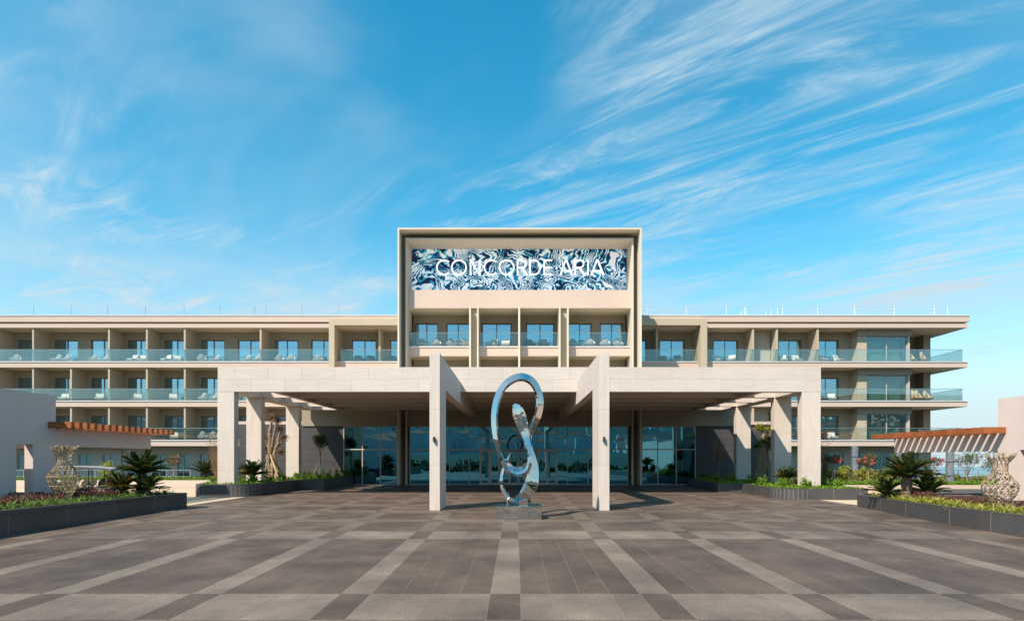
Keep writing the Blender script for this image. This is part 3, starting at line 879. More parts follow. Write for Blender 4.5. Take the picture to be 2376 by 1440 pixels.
# lobby front
YG = 43.9
gx0, gx1 = xx(798, YG), xx(1613, YG)
zg = zz(988, YG)
box('bulkhead', 'taupe', tw_, xx(702, YG), ox0 - .01, YG - .1, YG + .2, zg + .001, 5.75)
box('bulkhead', 'taupe', tw_, ix0 + t + .01, ix1 - t - .01, YG - .1, YG + .2, zg + .001, 5.75)
box('bulkhead', 'taupe', tw_, ox1 + .01, xx(1700, YG), YG - .1, YG + .2, zg + .001, 5.75)
box('lobby_roof', 'plaster', tw_, -20.2, ox0 - .02, YG + .02, 52, 4.40, 4.62)
box('lobby_roof', 'plaster', tw_, ox1 + .02, 20.0, YG + .02, 52, 4.38, 4.60)
ztr = zz(1042, YG)
def glazing(pxs, doors=()):
    xs = [xx(p, YG) for p in pxs]
    mb = MB()
    for x in xs: mb.box(x - .03, x + .03, YG - .05, YG + .06, 0.0, zg)
    mb.box(xs[0] + .03, xs[-1] - .03, YG - .04, YG + .05, zg - .06, zg - .001)
    mb.box(xs[0] + .03, xs[-1] - .03, YG - .041, YG + .049, ztr - .04, ztr + .04)
    mb.box(xs[0] + .03, xs[-1] - .03, YG - .04, YG + .05, 0.001, .06)
    g = obj('glazed_front', mb, 'winframe_light', tw_)
    for i in range(len(xs) - 1):
        a, b2 = xs[i] + .032, xs[i + 1] - .032
        pane(g, a, b2, YG, ztr + .042, zg - .062, 'lobby_glass')
        if i in doors: continue
        pane(g, a, b2, YG, .062, ztr - .042, 'lobby_glass')
    return xs
glazing([798, 841, 883, 921])
mx = [951, 998, 1043, 1088.6, 1113.6, 1160, 1203, 1246, 1292.7, 1317, 1364, 1410, 1457]
xs = glazing(mx, doors=(4, 5, 6, 7))
glazing([1489.5, 1526, 1569, 1613])
for i in (4, 5, 6, 7):
    a, b2 = xs[i] + .033, xs[i + 1] - .033
    n = 2
    for j in range(n):
        da = a + (b2 - a) * j / n; db = a + (b2 - a) * (j + 1) / n - .004
        dy = YG - .03 if i in (4, 7) else YG + .25
        d = MB().box(da, da + .09, dy - .025, dy + .025, .02, ztr - .05).box(db - .09, db, dy - .025, dy + .025, .02, ztr - .05)
        d.box(da + .09, db - .09, dy - .024, dy + .024, ztr - .16, ztr - .051).box(da + .09, db - .09, dy - .024, dy + .024, .021, .16)
        dd = obj('entrance_door', d, 'winframe_light', tw_)
        pane(dd, da + .092, db - .092, dy, .162, ztr - .162, 'lobby_glass')
        hx = db - .13 if j == 0 else da + .13
        obj('door_handle', MB().tube([(hx, dy - .06, .8), (hx, dy - .06, 1.6)], .015, 6), 'rail', dd)
box('lobby_ceiling', 'room', tw_, gx0, gx1, YG + .2, 49.4, 4.3, 4.36)
# dark stone walls either side of the glass, tile by tile
def stone_wall(x0, x1, z1, label):
    wl = obj('stone_wall', MB().box(x0, x1, YG + .03, YG + .4, 0, z1), 'joint', tw_)
    nx = max(1, round((x1 - x0) / 1.18)); nz = round(z1 / .44)
    tx, tz = (x1 - x0) / nx, z1 / nz
    org = ORG[tw_.name]
    g = .010
    for half in (0, 1):
        pass
    full = shared(('stone_tile', q3(tx), q3(tz)), lambda: MB().box(-tx / 2 + g / 2, tx / 2 - g / 2, -.02, .02, -tz / 2 + g / 2, tz / 2 - g / 2), 'darkstone')
    halfm = shared(('stone_tile', q3(tx / 2), q3(tz)), lambda: MB().box(-tx / 4 + g / 2, tx / 4 - g / 2, -.02, .02, -tz / 2 + g / 2, tz / 2 - g / 2), 'darkstone')
    for r in range(nz):
        zc = (r + .5) * tz - org[2]
        yy = YG + .012 - org[1]
        if r % 2 == 0:
            for i in range(nx):
                link('stone_tile', full, wl, (x0 + (i + .5) * tx - org[0], yy + rng.uniform(-.002, .002), zc))
        else:
            link('stone_tile', halfm, wl, (x0 + tx / 4 - org[0], yy, zc))
            for i in range(nx - 1):
                link('stone_tile', full, wl, (x0 + (i + 1) * tx - org[0], yy + rng.uniform(-.002, .002), zc))
            link('stone_tile', halfm, wl, (x1 - tx / 4 - org[0], yy, zc))
stone_wall(-20.15, gx0 - .04, zz(985, YG), '')
stone_wall(gx1 + .04, 19.95, zz(990, YG), '')

# ---------------------------------------------------------------- sign with lettering
sg = thing('wall_sign', 'blue and white wave-patterned sign panel with large white hotel lettering', 'sign', (.3, YD, zd0))
box('panel', 'wave_print', sg, xx(954.7, YD), xx(1457, YD), YD, YD + .10, zd0, zd1)
def letter_polys(ch):
    """list of closed polygons (x 0..w, y 0..1) as strokes"""
    T = .098
    def seg(x0, y0, x1, y1, th=T):
        d = Vector((x1 - x0, y1 - y0)); d.normalize(); n = Vector((-d.y, d.x)) * th / 2
        return [(x0 - n.x, y0 - n.y), (x1 - n.x, y1 - n.y), (x1 + n.x, y1 + n.y), (x0 + n.x, y0 + n.y)]
    def rect(x0, y0, x1, y1): return [(x0, y0), (x1, y0), (x1, y1), (x0, y1)]
    def arc(cx, cy, rx, ry, a0, a1, n=28, th=T):
        out = []
        for i in range(n):
            b0 = R(a0 + (a1 - a0) * i / n); b1 = R(a0 + (a1 - a0) * (i + 1) / n)
            q = [(cx + rx * math.cos(b0), cy + ry * math.sin(b0)), (cx + rx * math.cos(b1), cy + ry * math.sin(b1)),
                 (cx + (rx - th) * math.cos(b1), cy + (ry - th) * math.sin(b1)), (cx + (rx - th) * math.cos(b0), cy + (ry - th) * math.sin(b0))]
            out.append(q)
        return out
    if ch == 'C': return arc(.5, .5, .5, .5, 48, 312)
    if ch == 'O': return arc(.5, .5, .5, .5, 0, 360, 40)
    if ch == 'N': return [rect(0, 0, T, 1), rect(.68 - T, 0, .68, 1), [(0, 1), (T * 1.15, 1), (.68, 0), (.68 - T * 1.15, 0)]]
    if ch == 'R': return [rect(0, 0, T, 1), rect(T, 1 - T, .34, 1), rect(T, .44, .34, .44 + T)] + arc(.34, .72, .28, .28, -90, 90, 16) + [[(.26, .44), (.42, .44), (.72, 0), (.56, 0)]]
    if ch == 'D': return [rect(0, 0, T, 1), rect(T, 1 - T, .28, 1), rect(T, 0, .28, T)] + arc(.28, .5, .46, .5, -90, 90, 24)
    if ch == 'E': return [rect(0, 0, T, 1), rect(T, 1 - T, .56, 1), rect(T, .44, .53, .44 + T), rect(T, 0, .56, T)]
    if ch == 'A': return [[(0, 0), (T * 1.1, 0), (.47, 1), (.36, 1)], [(.86 - T * 1.1, 0), (.86, 0), (.50, 1), (.39, 1)], rect(.16, .25, .70, .25 + T * .9)]
    if ch == 'I': return [rect(0, 0, T, 1)]
lw_px = [('C', 1012), ('O', 1046.5), ('N', 1090), ('C', 1122), ('O', 1157), ('R', 1199), ('D', 1228), ('E', 1261), ('A', 1297.5), ('R', 1333), ('I', 1362.5), ('A', 1370)]
Hh = zz(602, YD) - zz(639, YD)
for ch, px in lw_px:
    mb = MB()
    for e, poly in enumerate(letter_polys(ch)):
        yo = e * .00015
        pts = [(xx(px, YD) + p[0] * Hh, zz(639, YD) + p[1] * Hh) for p in poly]
        ar = sum(pts[i][0] * pts[(i + 1) % len(pts)][1] - pts[(i + 1) % len(pts)][0] * pts[i][1] for i in range(len(pts)))
        if ar < 0: pts = pts[::-1]
        mb.xzprism(pts, YD - .05 - yo, YD - .003)
    obj('letter', mb, 'led_white', sg)

# ---------------------------------------------------------------- entrance canopy
cn = thing('entrance_canopy', 'pale travertine entrance canopy on broad square pillars with two tall front fins', 'canopy', (0.13, 33, 0))
YF = 30.9
cx0, cx1 = xx(505, YF), xx(1905, YF)
cz0, cz1 = 5.345, 6.60
def block_box(name, m, parent, x0, x1, y0, y1, z0, z1, g=.003):
    """stone piece with a hairline joint all round and softened arrises"""
    mb = MB(); b = .006
    xa, xb, za, zb_ = x0 + g / 2, x1 - g / 2, z0 + g / 2, z1 - g / 2
    mb.add([(xa, y1, za), (xb, y1, za), (xb, y1, zb_), (xa, y1, zb_), (xa, y0 + b, za), (xb, y0 + b, za), (xb, y0 + b, zb_), (xa, y0 + b, zb_),
            (xa + b, y0, za + b), (xb - b, y0, za + b), (xb - b, y0, zb_ - b), (xa + b, y0, zb_ - b)],
           [(8, 9, 10, 11), (4, 5, 9, 8), (5, 6, 10, 9), (6, 7, 11, 10), (7, 4, 8, 11), (0, 4, 7, 3), (1, 2, 6, 5), (3, 7, 6, 2), (0, 1, 5, 4), (0, 3, 2, 1)])
    return obj(name, mb, m, parent)
fas = obj('fascia', MB().box(cx0 + .02, cx1 - .02, YF + .04, YF + .5, cz0 + .005, cz1 - .01), 'stone_joint', cn)
n = 18
for r in range(2):
    hz = (cz1 - cz0) / 2
    w = (cx1 - cx0) / n
    for i in range(n + (r % 2)):
        a = cx0 + w * (i - (.5 if r else 0)); b2 = a + w
        a = max(a, cx0); b2 = min(b2, cx1)
        block_box('stone_panel', 'travertine_h', fas, a, b2, YF, YF + .039, cz0 + hz * r, cz0 + hz * (r + 1))
box('fascia_soffit', 'travertine_h', cn, cx0 + .9, cx1 - .95, YF + .001, YF + .5, cz0 - .004, cz0 + .004)
def pillar(x0, x1, y0, y1, levels, name='pillar'):
    p = obj(name, MB().box(x0 + .02, x1 - .02, y0 + .02, y1 - .02, levels[0], levels[-1] - .006), 'stone_joint', cn)
    for i in range(len(levels) - 1):
        mb = MB(); g = .003; b = .006; z0, z1 = levels[i] + g, levels[i + 1] - g
        poly = [(x0 + b, y0), (x1 - b, y0), (x1, y0 + b), (x1, y1 - b), (x1 - b, y1), (x0 + b, y1), (x0, y1 - b), (x0, y0 + b)]
        mb.prism(poly, z0, z1)
        obj('stone_block', mb, 'travertine_v', p)
    return p
PD = .5
for Yp in (YF, 34.2, 40.1):
    top = cz0 - .004 if Yp == YF else cz0 + .03
    lev = [0, 1.29, 3.34, top]
    pillar(-15.27 - .012, -14.43, Yp, Yp + PD, lev)
    pillar(14.66, 15.615, Yp, Yp + PD, lev)
for Yr in (34.2, 37.2, 40.1, 43.0):
    box('cross_beam', 'travertine_h', cn, -14.6, 14.9, Yr + .012, Yr + .40, cz0 + .035, cz1 - .16)
for (a, b2) in ((-12.7, -12.32), (12.55, 12.93)):
    box('edge_beam', 'travertine_h', cn, a, b2, YF + .5, 43.6, cz0 + .02, cz1 - .14)
for (a, b2) in ((-15.26, -14.45), (14.68, 15.60)):
    box('edge_beam', 'travertine_h', cn, a, b2, YF + .5, 43.4, cz0 + .034, cz1 - .02)
box('canopy_roof', 'soffit', cn, -12.6, 12.8, YF + .5, 43.75, cz1 - .40, cz1 - .12)
for (a, b2) in ((-3.215, -2.83), (3.10, 3.485)):
    fp = pillar(a, b2, 22.47, 24.4, [0, 1.69, 3.78, 5.85], 'front_fin')
    bm_ = box('fin_beam', 'travertine_h', cn, a + .004, b2 - .004, 24.395, 43.4, 4.70, 5.843)
    cxp = a + (b2 - a) * .45
    l = thing('wall_lamp', 'small black box lamp on the %s front fin of the canopy' % ('left' if a < 0 else 'right'), 'lamp', (cxp, 22.47, 2.6), group='lamps on the canopy fins')
    obj('lamp_body', MB().box(cxp - .035, cxp + .035, 22.36, 22.455, 2.56, 2.74), 'lampblack', l)
    obj('mount', MB().box(cxp - .025, cxp + .025, 22.453, 22.468, 2.58, 2.72), 'lampblack', l)
    obj('lens', MB().box(cxp - .025, cxp + .025, 22.375, 22.44, 2.556, 2.559), 'sign_white', l)

# ================================================================== SCULPTURE
def catmull(P, n):
    P = np.array(P, float); out = []
    for i in range(len(P) - 1):
        p0 = P[max(i - 1, 0)]; p1 = P[i]; p2 = P[i + 1]; p3 = P[min(i + 2, len(P) - 1)]
        for k in range(n):
            t = k / n
            out.append(.5 * ((2 * p1) + (-p0 + p2) * t + (2 * p0 - 5 * p1 + 4 * p2 - p3) * t * t + (-p0 + 3 * p1 - 3 * p2 + p3) * t ** 3))
    out.append(P[-1])
    return np.array(out)
YSC = 20.0
SX, SZ = .13, ground_z(20)
sc_ = thing('sculpture', 'mirror-polished steel ribbon sculpture looping above a low plinth', 'sculpture', (.10, YSC, SZ))
def su(u_): return (1100 + u_ / 3.79 - VX) / 70.0
def sv(v_): return CAMZ + (VY - (840 + v_ / 3.79)) / 70.0
# path: u, v (photo), depth offset, width in the picture plane, thickness front to back, twist (deg)
SP = [(350, 372, -.10, 26, .06, -20), (382, 425, -.12, 84, .20, -28), (416, 530, -.14, 86, .26, -28), (452, 640, -.16, 62, .28, -20), (478, 740, -.20, 44, .30, -10),
      (484, 840, -.24, 36, .34, 10), (455, 930, -.28, 40, .36, 30), (395, 962, -.28, 40, .36, 36), (325, 945, -.24, 40, .36, 30), (262, 868, -.15, 38, .34, 14),
      (216, 750, -.06, 38, .32, 6), (186, 610, 0, 44, .30, 0), (180, 470, .04, 48, .30, 0), (204, 320, .08, 50, .28, 0), (262, 212, .10, 54, .26, 0),
      (340, 148, .12, 58, .24, 0), (425, 128, .13, 60, .24, 0), (508, 165, .14, 58, .24, 0), (562, 250, .15, 54, .24, 0), (580, 350, .15, 54, .26, 0),
      (560, 460, .14, 56, .26, 6), (514, 570, .12, 50, .28, 10), (478, 660, .10, 40, .30, 10), (490, 750, .10, 40, .32, 0), (514, 850, .06, 60, .34, -10),
      (524, 950, .02, 82, .36, -15), (508, 1060, -.02, 96, .38, -15), (450, 1160, -.04, 86, .40, -8), (376, 1200, -.05, 50, .36, 4), (306, 1182, -.06, 32, .34, 6),
      (258, 1115, -.06, 27, .32, 4), (243, 1035, -.04, 26, .32, 0), (256, 955, .02, 26, .26, 0), (284, 885, .06, 20, .20, 0), (318, 800, .08, 4, .05, 0)]
A = catmull(SP, 10)
pts = np.stack([[su(a[0]) for a in A], YSC + A[:, 2], [sv(a[1]) for a in A]], 1)
tan = np.gradient(pts, axis=0); tan /= np.linalg.norm(tan, axis=1)[:, None]
sec = []
for i in range(len(A)):
    T_ = Vector(tan[i]); D = Vector((0, 1, 0)); D = (D - T_ * D.dot(T_)).normalized(); Nn = T_.cross(D).normalized()
    a = R(A[i, 5]); N2 = Nn * math.cos(a) + D * math.sin(a); D2 = -Nn * math.sin(a) + D * math.cos(a)
    hw = max(A[i, 3], 2) / 3.79 / 70 / 2; hd = max(A[i, 4], .03) / 2
    p = Vector(pts[i])
    hw *= 1.22
    rg = min(.62 * hw, .6 * hd)
    sec.append([p - N2 * hw - D2 * (hd - rg), p - D2 * hd - N2 * hw * .52, p + N2 * hw - D2 * (hd - rg), p + N2 * hw * .85 + D2 * hd, p - N2 * hw * .85 + D2 * hd])
mb = MB()
for s in range(5):
    vv = []
    for c in sec: vv += [c[s], c[(s + 1) % 5]]
    mb.add(vv, [(2 * i, 2 * i + 2, 2 * i + 3, 2 * i + 1) for i in range(len(sec) - 1)])
mb.add(sec[0], [(0, 1, 2, 3, 4)]); mb.add(sec[-1], [(4, 3, 2, 1, 0)])
rb = obj('steel_ribbon', mb, 'mirror_steel', sc_, smooth=True)
pzt = zz(1170.5, YSC) 
px0, px1 = xx(1153, YSC), xx(1255, YSC)
m2 = MB()
b = .012
poly = [(px0 + b, YSC), (px1 - b, YSC), (px1, YSC + b), (px1, YSC + 1.15), (px0, YSC + 1.15), (px0, YSC + b)]
m2.prism([(x, y - .55) for x, y in poly], SZ - .02, pzt)
obj('plinth', m2, 'mirror_steel', sc_)
for k in range(1, 4):
    xk = px0 + (px1 - px0) * k / 4
    obj('plinth_seam', MB().box(xk - .003, xk + .003, YSC - .5525, YSC - .5495, SZ, pzt - .002), 'charcoal', sc_)
for u_ in (293, 380):
    obj('support_rod', MB().tube([(su(u_), YSC - .05, pzt - .01), (su(u_), YSC - .05, sv(1168))], .018, 8), 'mirror_steel', sc_)
obj('base_block', MB().box(su(395), su(470), YSC - .18, YSC + .16, pzt - .001, sv(1205)), 'mirror_steel', sc_)

# ================================================================== PLANTERS
def planter(name, label, outer, z1, inner_poly, step=1.15, curve=None, cop=.0):
    """stone-faced planter: outer = polyline of the visible face (thickness to its left), inner_poly = soil outline"""
    c = outer[0]
    o = thing(name, label, 'planter', (c[0], c[1], 0))
    core = MB()
    for i in range(len(outer) - 1):
        pq = Vector(outer[i + 1]) - Vector(outer[i]); pq.normalize(); no = Vector((pq.y, -pq.x)) * (.0215 + i * .00006)
        core.strip(tuple(Vector(outer[i]) + no), tuple(Vector(outer[i + 1]) + no), -.6, z1 - .012, .16)
    w = obj('wall', core, 'joint', o)
    for i in range(len(outer) - 1):
        p, q_ = Vector(outer[i]), Vector(outer[i + 1])
        L_ = (q_ - p).length; n = max(1, round(L_ / step)); d = (q_ - p) / n; dn = d.normalized()
        nrm = Vector((dn.y, -dn.x))            # right-hand side: outward
        for k in range(n):
            a = p + d * k + dn * .009; e = p + d * (k + 1) - dn * .009
            mb = MB(); mb.prism([tuple(a + nrm * .025), tuple(e + nrm * .025), tuple(e + nrm * .001), tuple(a + nrm * .001)], -.55, z1)
            obj('stone_panel', mb, 'planter_stone', w)
        cpm = MB().prism([tuple(p + nrm * .026), tuple(q_ + nrm * .026), tuple(q_ - nrm * .17), tuple(p - nrm * .17)], z1 + .001 + i * .0004, z1 + .022 + i * .0004)
        obj('coping', cpm, 'planter_stone', o)
    sm = MB(); n = len(inner_poly)
    sm.add([(x, y, z1 - .07) for x, y in inner_poly], [tuple(range(n))])
    obj('soil', sm, 'soil', o)
    return o
def arcpts(cx, cy, r, a0, a1, n):
    return [(cx + r * math.cos(R(a0 + (a1 - a0) * i / n)), cy + r * math.sin(R(a0 + (a1 - a0) * i / n))) for i in range(n + 1)]
# side beds along the plaza
planter('planter', 'long dark stone planter on the left, in front of the shaded gate wall', [(-22, 24.4), (-13.05, 23.9), (-13.4, 15.9), (-13.6, 2)][::-1] if False else
        [(-13.6, 2), (-13.4, 15.9), (-13.05, 23.9), (-22, 24.3)], .56, [(-13.5, 2), (-13.3, 16), (-13.0, 24), (-22, 24.2), (-22, 2)], 1.9)
rp = [(22, 25.6), (15.0, 25.3)] + arcpts(15.2, 23.8, 1.5, 100, 172, 5) + [(13.45, 22.2), (13.2, 20.4), (13.1, 18.2), (13.08, 15.0), (13.1, 2)]
planter('planter', 'long dark stone planter curving along the right edge of the plaza', rp, .455, [(p[0] + .05, p[1]) for p in rp] + [(22, 2)], 1.75)
# beds at the canopy pillars
lp = [(-20.1, 31.4)] + [(-16.6, 31.3)][:0] + [(-16.3, 43), (-16.3, 30.9)] + arcpts(-15.7, 30.9, .6, 180, 270, 5) + arcpts(-14.5, 31.5, 1.2, 270, 355, 9) + [(-13.28, 36.9), (-11.8, 36.9), (-11.8, 43.7)]
lp = lp[1:]
planter('planter', 'dark stone planter with rounded corners round the left canopy pillars', lp, .614, lp + [(-16.3, 43.7)], 1.25)
rp2 = [(12.4, 43.7), (11.56, 34.4), (12.85, 34.3)] + arcpts(13.7, 29.6, 1.2, 185, 270, 9) + arcpts(16.2, 29.0, .6, 270, 360, 5) + [(16.8, 40)]
planter('planter', 'dark stone planter with rounded corners round the right canopy pillars', rp2, .477, rp2 + [(16.8, 43.7)], 1.25)
# cream retaining walls with raised beds
def bed(label, x0, x1, y0, y1, z1):
    o = thing('retaining_wall', label, 'wall', ((x0 + x1) / 2, y0, 0))
    box('wall', 'plaster', o, x0, x1, y0, y0 + .25, -.1, z1)
    box('wall_back', 'plaster', o, x0, x1, y1 - .2, y1, -.1, z1 - .05)
    box('soil', 'soil', o, x0, x1, y0 + .251, y1 - .201, -.1, z1 - .06)
bed('low cream retaining wall of the raised bed on the right', 16.95, 46, 31.75, 44, .52)
bed('low cream retaining wall of the raised bed on the left', -40, -16.5, 39.3, 47, .50)

# ================================================================== GATE WALLS AND PERGOLAS
def gate(side, cX, y1, ztop, ybeam, zb0, zb1, yo0, yo1, zo_, label, plabel):
    s = side
    o = thing('gate_wall', label, 'wall', (cX, y1 - 5, 0))
    def bx_(nm, m, a, b2, *r):
        return box(nm, m, o, min(a, b2), max(a, b2), *r)
    back = cX + s * .30
    mb = MB()
    mb.box(min(cX, back), max(cX, back), -2, yo0, -1, ztop)
    mb.box(min(cX, back), max(cX, back), yo1, y1, -.5, ztop)
    mb.box(min(cX, back), max(cX, back), yo0, yo1, zo_, ztop)
    obj('wall', mb, 'gate_plaster', o)
    bx_('beam', 'gate_plaster', cX, back, y1 + .001, ybeam, zb0, zb1)
    bx_('back_beam', 'gate_plaster', cX + s * 4.6, cX + s * 4.9, y1 - 2, ybeam, zb0, zb1)
    bx_('side_wall', 'gate_plaster', back + s * .001, cX + s * 4.9, y1 - 2.3, y1 - 2.0, -.5, zb1 - .01)
    pg = thing('pergola', plabel, 'pergola', (cX + s * 2, y1, zb1))
    n = 17
    y0r = y1 - .3
    for k in range(n):
        yk = y0r + (ybeam + .35 - y0r) * k / (n - 1)
        mbk = MB().box(min(cX - s * .85, cX + s * 5.1), max(cX - s * .85, cX + s * 5.1), yk - .085, yk + .085, zb1 + .012, zb1 + .24)
        obj('rafter', mbk, 'rust_wood', pg)
    mbk = MB().box(min(cX + s * .02, cX + s * .28), max(cX + s * .02, cX + s * .28), y1 + .02, ybeam - .02, zb1 + .001, zb1 + .011)
    obj('wall_plate', mbk, 'rust_wood', pg)
gate(-1, -17.0, 22.3, 4.25, 28.1, 2.38, 3.03, 20.53, 21.24, 2.43, 'tall shaded plaster gate wall at the left edge with a narrow opening', 'rust-red timber pergola on the beam of the left gate wall')
gate(1, 18.5, 23.15, 4.22, 29.5, 2.21, 2.88, 21.1, 22.15, 2.25, 'sunlit pale plaster gate wall at the right edge', 'rust-red timber pergola casting stripes on the right gate beam')

# ================================================================== WOVEN VASES
def vase(loc, H, label, seed, glow=0):
    r_ = random.Random(seed)
    o = thing('woven_vase', label, 'vase', loc, 0, 'woven branch vases in the side planters')
    prof = [(0, .27), (.06, .20), (.12, .19), (.2, .25), (.3, .36), (.40, .43), (.48, .415), (.56, .31), (.63, .22), (.70, .175), (.78, .18), (.84, .24), (.90, .33)]
    def rad(t):
        for i in range(len(prof) - 1):
            if prof[i][0] <= t <= prof[i + 1][0]:
                f_ = (t - prof[i][0]) / (prof[i + 1][0] - prof[i][0]); f_ = f_ * f_ * (3 - 2 * f_)
                return prof[i][1] + (prof[i + 1][1] - prof[i][1]) * f_
        return prof[-1][1]
    n = 15
    mb = MB()
    for d in (-1, 1):
        for k in range(n):
            a0 = k * 2 * math.pi / n + r_.uniform(-.05, .05)
            P_ = []
            for j in range(25):
                t = .9 * j / 24
                a = a0 + d * t * 3.6
                rr = rad(t) + d * .007
                P_.append((rr * math.cos(a), rr * math.sin(a), t * H))
            mb.tube(P_, .009, 4, False)
    obj('lattice', mb, 'woven', o, local=True)
    mb = MB()
    for tz, rr in ((.30, .385), (.455, .462), (.70, .182), (.845, .25)):
        mb.tube([((rr + .005) * math.cos(q * math.pi / 12), (rr + .005) * math.sin(q * math.pi / 12), tz * H) for q in range(25)], .011, 5, False)
    obj('hoops', mb, 'woven', o, local=True)
    mb = MB()
    for k in range(46):
        a = r_.uniform(0, 6.28); r0 = rad(.86)
        P0 = Vector((r0 * math.cos(a), r0 * math.sin(a), .86 * H)); out = Vector((math.cos(a), math.sin(a), 0))
        L_ = r_.uniform(.14, .26)
        P1 = P0 + out * L_ * .55 + Vector((r_.uniform(-.05, .05), r_.uniform(-.05, .05), L_ * .9))
        mb.tube([P0, (P0 + P1) / 2 + Vector((0, 0, -.015)), P1], [.012, .010, .005], 4, True)
        if r_.random() < .6:
            mb.tube([(P0 + P1) / 2, (P0 + P1) / 2 + Vector((r_.uniform(-.07, .07), r_.uniform(-.07, .07), .1))], [.008, .004], 4)
    obj('rim_twigs', mb, 'woven', o, local=True)
    P_ = []
    for k in range(170):
        t = r_.choice([r_.gauss(.45, .05), r_.gauss(.35, .06), r_.gauss(.58, .04), r_.gauss(.2, .05), r_.gauss(.86, .03) if r_.random() < .4 else r_.gauss(.4, .1)])
        t = min(max(t, .02), .9)
        a = r_.uniform(0, 6.28) if r_.random() < .4 else r_.gauss(-1.9, .5)
        rr = rad(t) * r_.uniform(.9, 1.05)
        P_.append((rr * math.cos(a), rr * math.sin(a), t * H))
    obj('climbing_leaves', leaf_mb(np.array(P_), .075, .03, seed), 'leaf_autumn', o, local=True)

def leaf_mb(P, L_, W, seed, up=0.2, mb=None, out=None, mi=0):
    g = np.random.default_rng(seed)
    n = len(P)
    d = g.normal(size=(n, 3)); d[:, 2] += up
    if out is not None: d += out
    d /= np.linalg.norm(d, axis=1)[:, None]
    s = np.cross(d, g.normal(size=(n, 3))); s /= np.linalg.norm(s, axis=1)[:, None]
    l = L_ * g.uniform(.65, 1.3, size=(n, 1)); w = W * g.uniform(.7, 1.25, size=(n, 1))
    V = np.stack([P, P + d * l * .5 + s * w, P + d * l, P + d * l * .5 - s * w], 1).reshape(-1, 3)
    mb = mb or MB()
    k = len(mb.v)
    mb.v += [tuple(v) for v in V.tolist()]
    mb.f += [(k + 4 * i, k + 4 * i + 1, k + 4 * i + 2, k + 4 * i + 3) for i in range(n)]
    mb.m += [mi] * n
    return mb

def clumpy(n, nc, rad3, seed, spread=.22, shell=.5):
    """points in clusters inside an ellipsoid of radii rad3"""
    g = np.random.default_rng(seed)
    c = g.normal(size=(nc, 3)); c /= np.linalg.norm(c, axis=1)[:, None]
    c *= (shell + (1 - shell) * g.random((nc, 1)) ** .5)
    c *= .85
    i = g.integers(0, nc, n)
    p = c[i] + g.normal(size=(n, 3)) * spread
    return p * np.array(rad3)

vase((-14.6, 19.5, .45), 1.98, 'woven branch vase in the shaded left planter, before the golf cart', 3)
vase((13.96, 17.4, .36), 1.80, 'woven branch vase in the sunlit right planter', 5)

# ================================================================== PLANTS
def frond_mesh(e0, e1, seed, m, nl=38):
    r_ = random.Random(seed)
    mb = MB(); P_ = []; x = z = 0.0; N_ = 14
    for i in range(N_ + 1):
        P_.append(Vector((x, 0, z)))
        e = R(e0 + (e1 - e0) * i / N_); x += math.cos(e) / N_; z += math.sin(e) / N_
    mb.tube(P_, [.014 * (1 - .8 * i / N_) + .002 for i in range(N_ + 1)], 4)
    for i in range(nl):
        t = .13 + .86 * i / nl
        k = min(int(t * N_), N_ - 1); f_ = t * N_ - k
        p = P_[k].lerp(P_[k + 1], f_); d = (P_[k + 1] - P_[k]).normalized()
        up = Vector((-d.z, 0, d.x))
        ll = .165 * (math.sin(min(1, t * 1.15 + .1) * math.pi * .86) ** .6) + .02
        for s in (-1, 1):
            tip = p + (Vector((0, s, 0)) * .80 + d * .62 + up * (.28 + r_.uniform(-.12, .12))) * ll
            w = d * .011
            mid = (p + tip) / 2 + up * .012
            mb.add([p - w, p + w, mid + w * 1.1, tip, mid - w * 1.1], [(0, 1, 2, 3, 4)])
    me = mesh_of(mb, 'frond'); me.materials.append(MATS[m]); return me
FR = [[frond_mesh(84, 58, 1, 'leaf_cycad'), frond_mesh(80, 45, 2, 'leaf_cycad')], [frond_mesh(66, 22, 3, 'leaf_cycad'), frond_mesh(60, 12, 4, 'leaf_cycad')],
      [frond_mesh(40, -10, 5, 'leaf_cycad'), frond_mesh(32, -18, 6, 'leaf_cycad')]]
FRY = [frond_mesh(60, 5, 7, 'leaf_cycad_old'), frond_mesh(40, -10, 8, 'leaf_cycad_old')]
def cycad(loc, th, tr, R_, label, n=(8, 12, 9), seed=1, yellow=0.08, grp='cycad palms in the beds'):
    r_ = random.Random(seed); n = [int(q * 1.9) for q in n]
    o = thing('cycad_palm', label, 'palm', loc, r_.uniform(0, 6), grp)
    mb = MB(); prof = []
    K = max(3, int(th / .06))
    for i in range(K + 1):
        f_ = i / K
        prof.append((tr * (1.12 - .18 * f_) * (1 + .10 * (i % 2)), f_ * th))
    prof.append((tr * .5, th + .06))
    mb.lathe(prof, 11, cap=True)
    obj('trunk', mb, 'bark_dark', o, local=True)
    for tier in range(3):
        for k in range(n[tier]):
            a = 2 * math.pi * (k + r_.uniform(-.3, .3)) / n[tier] + tier * .4
            me = r_.choice(FR[tier]) if r_.random() > yellow else r_.choice(FRY)
            s = R_ * r_.uniform(.85, 1.1)
            link('frond', me, o, (0.04 * math.cos(a), .04 * math.sin(a), th), (r_.uniform(-.2, .2), r_.uniform(-.12, .12), a), (s, s * 1.1, s))
    return o

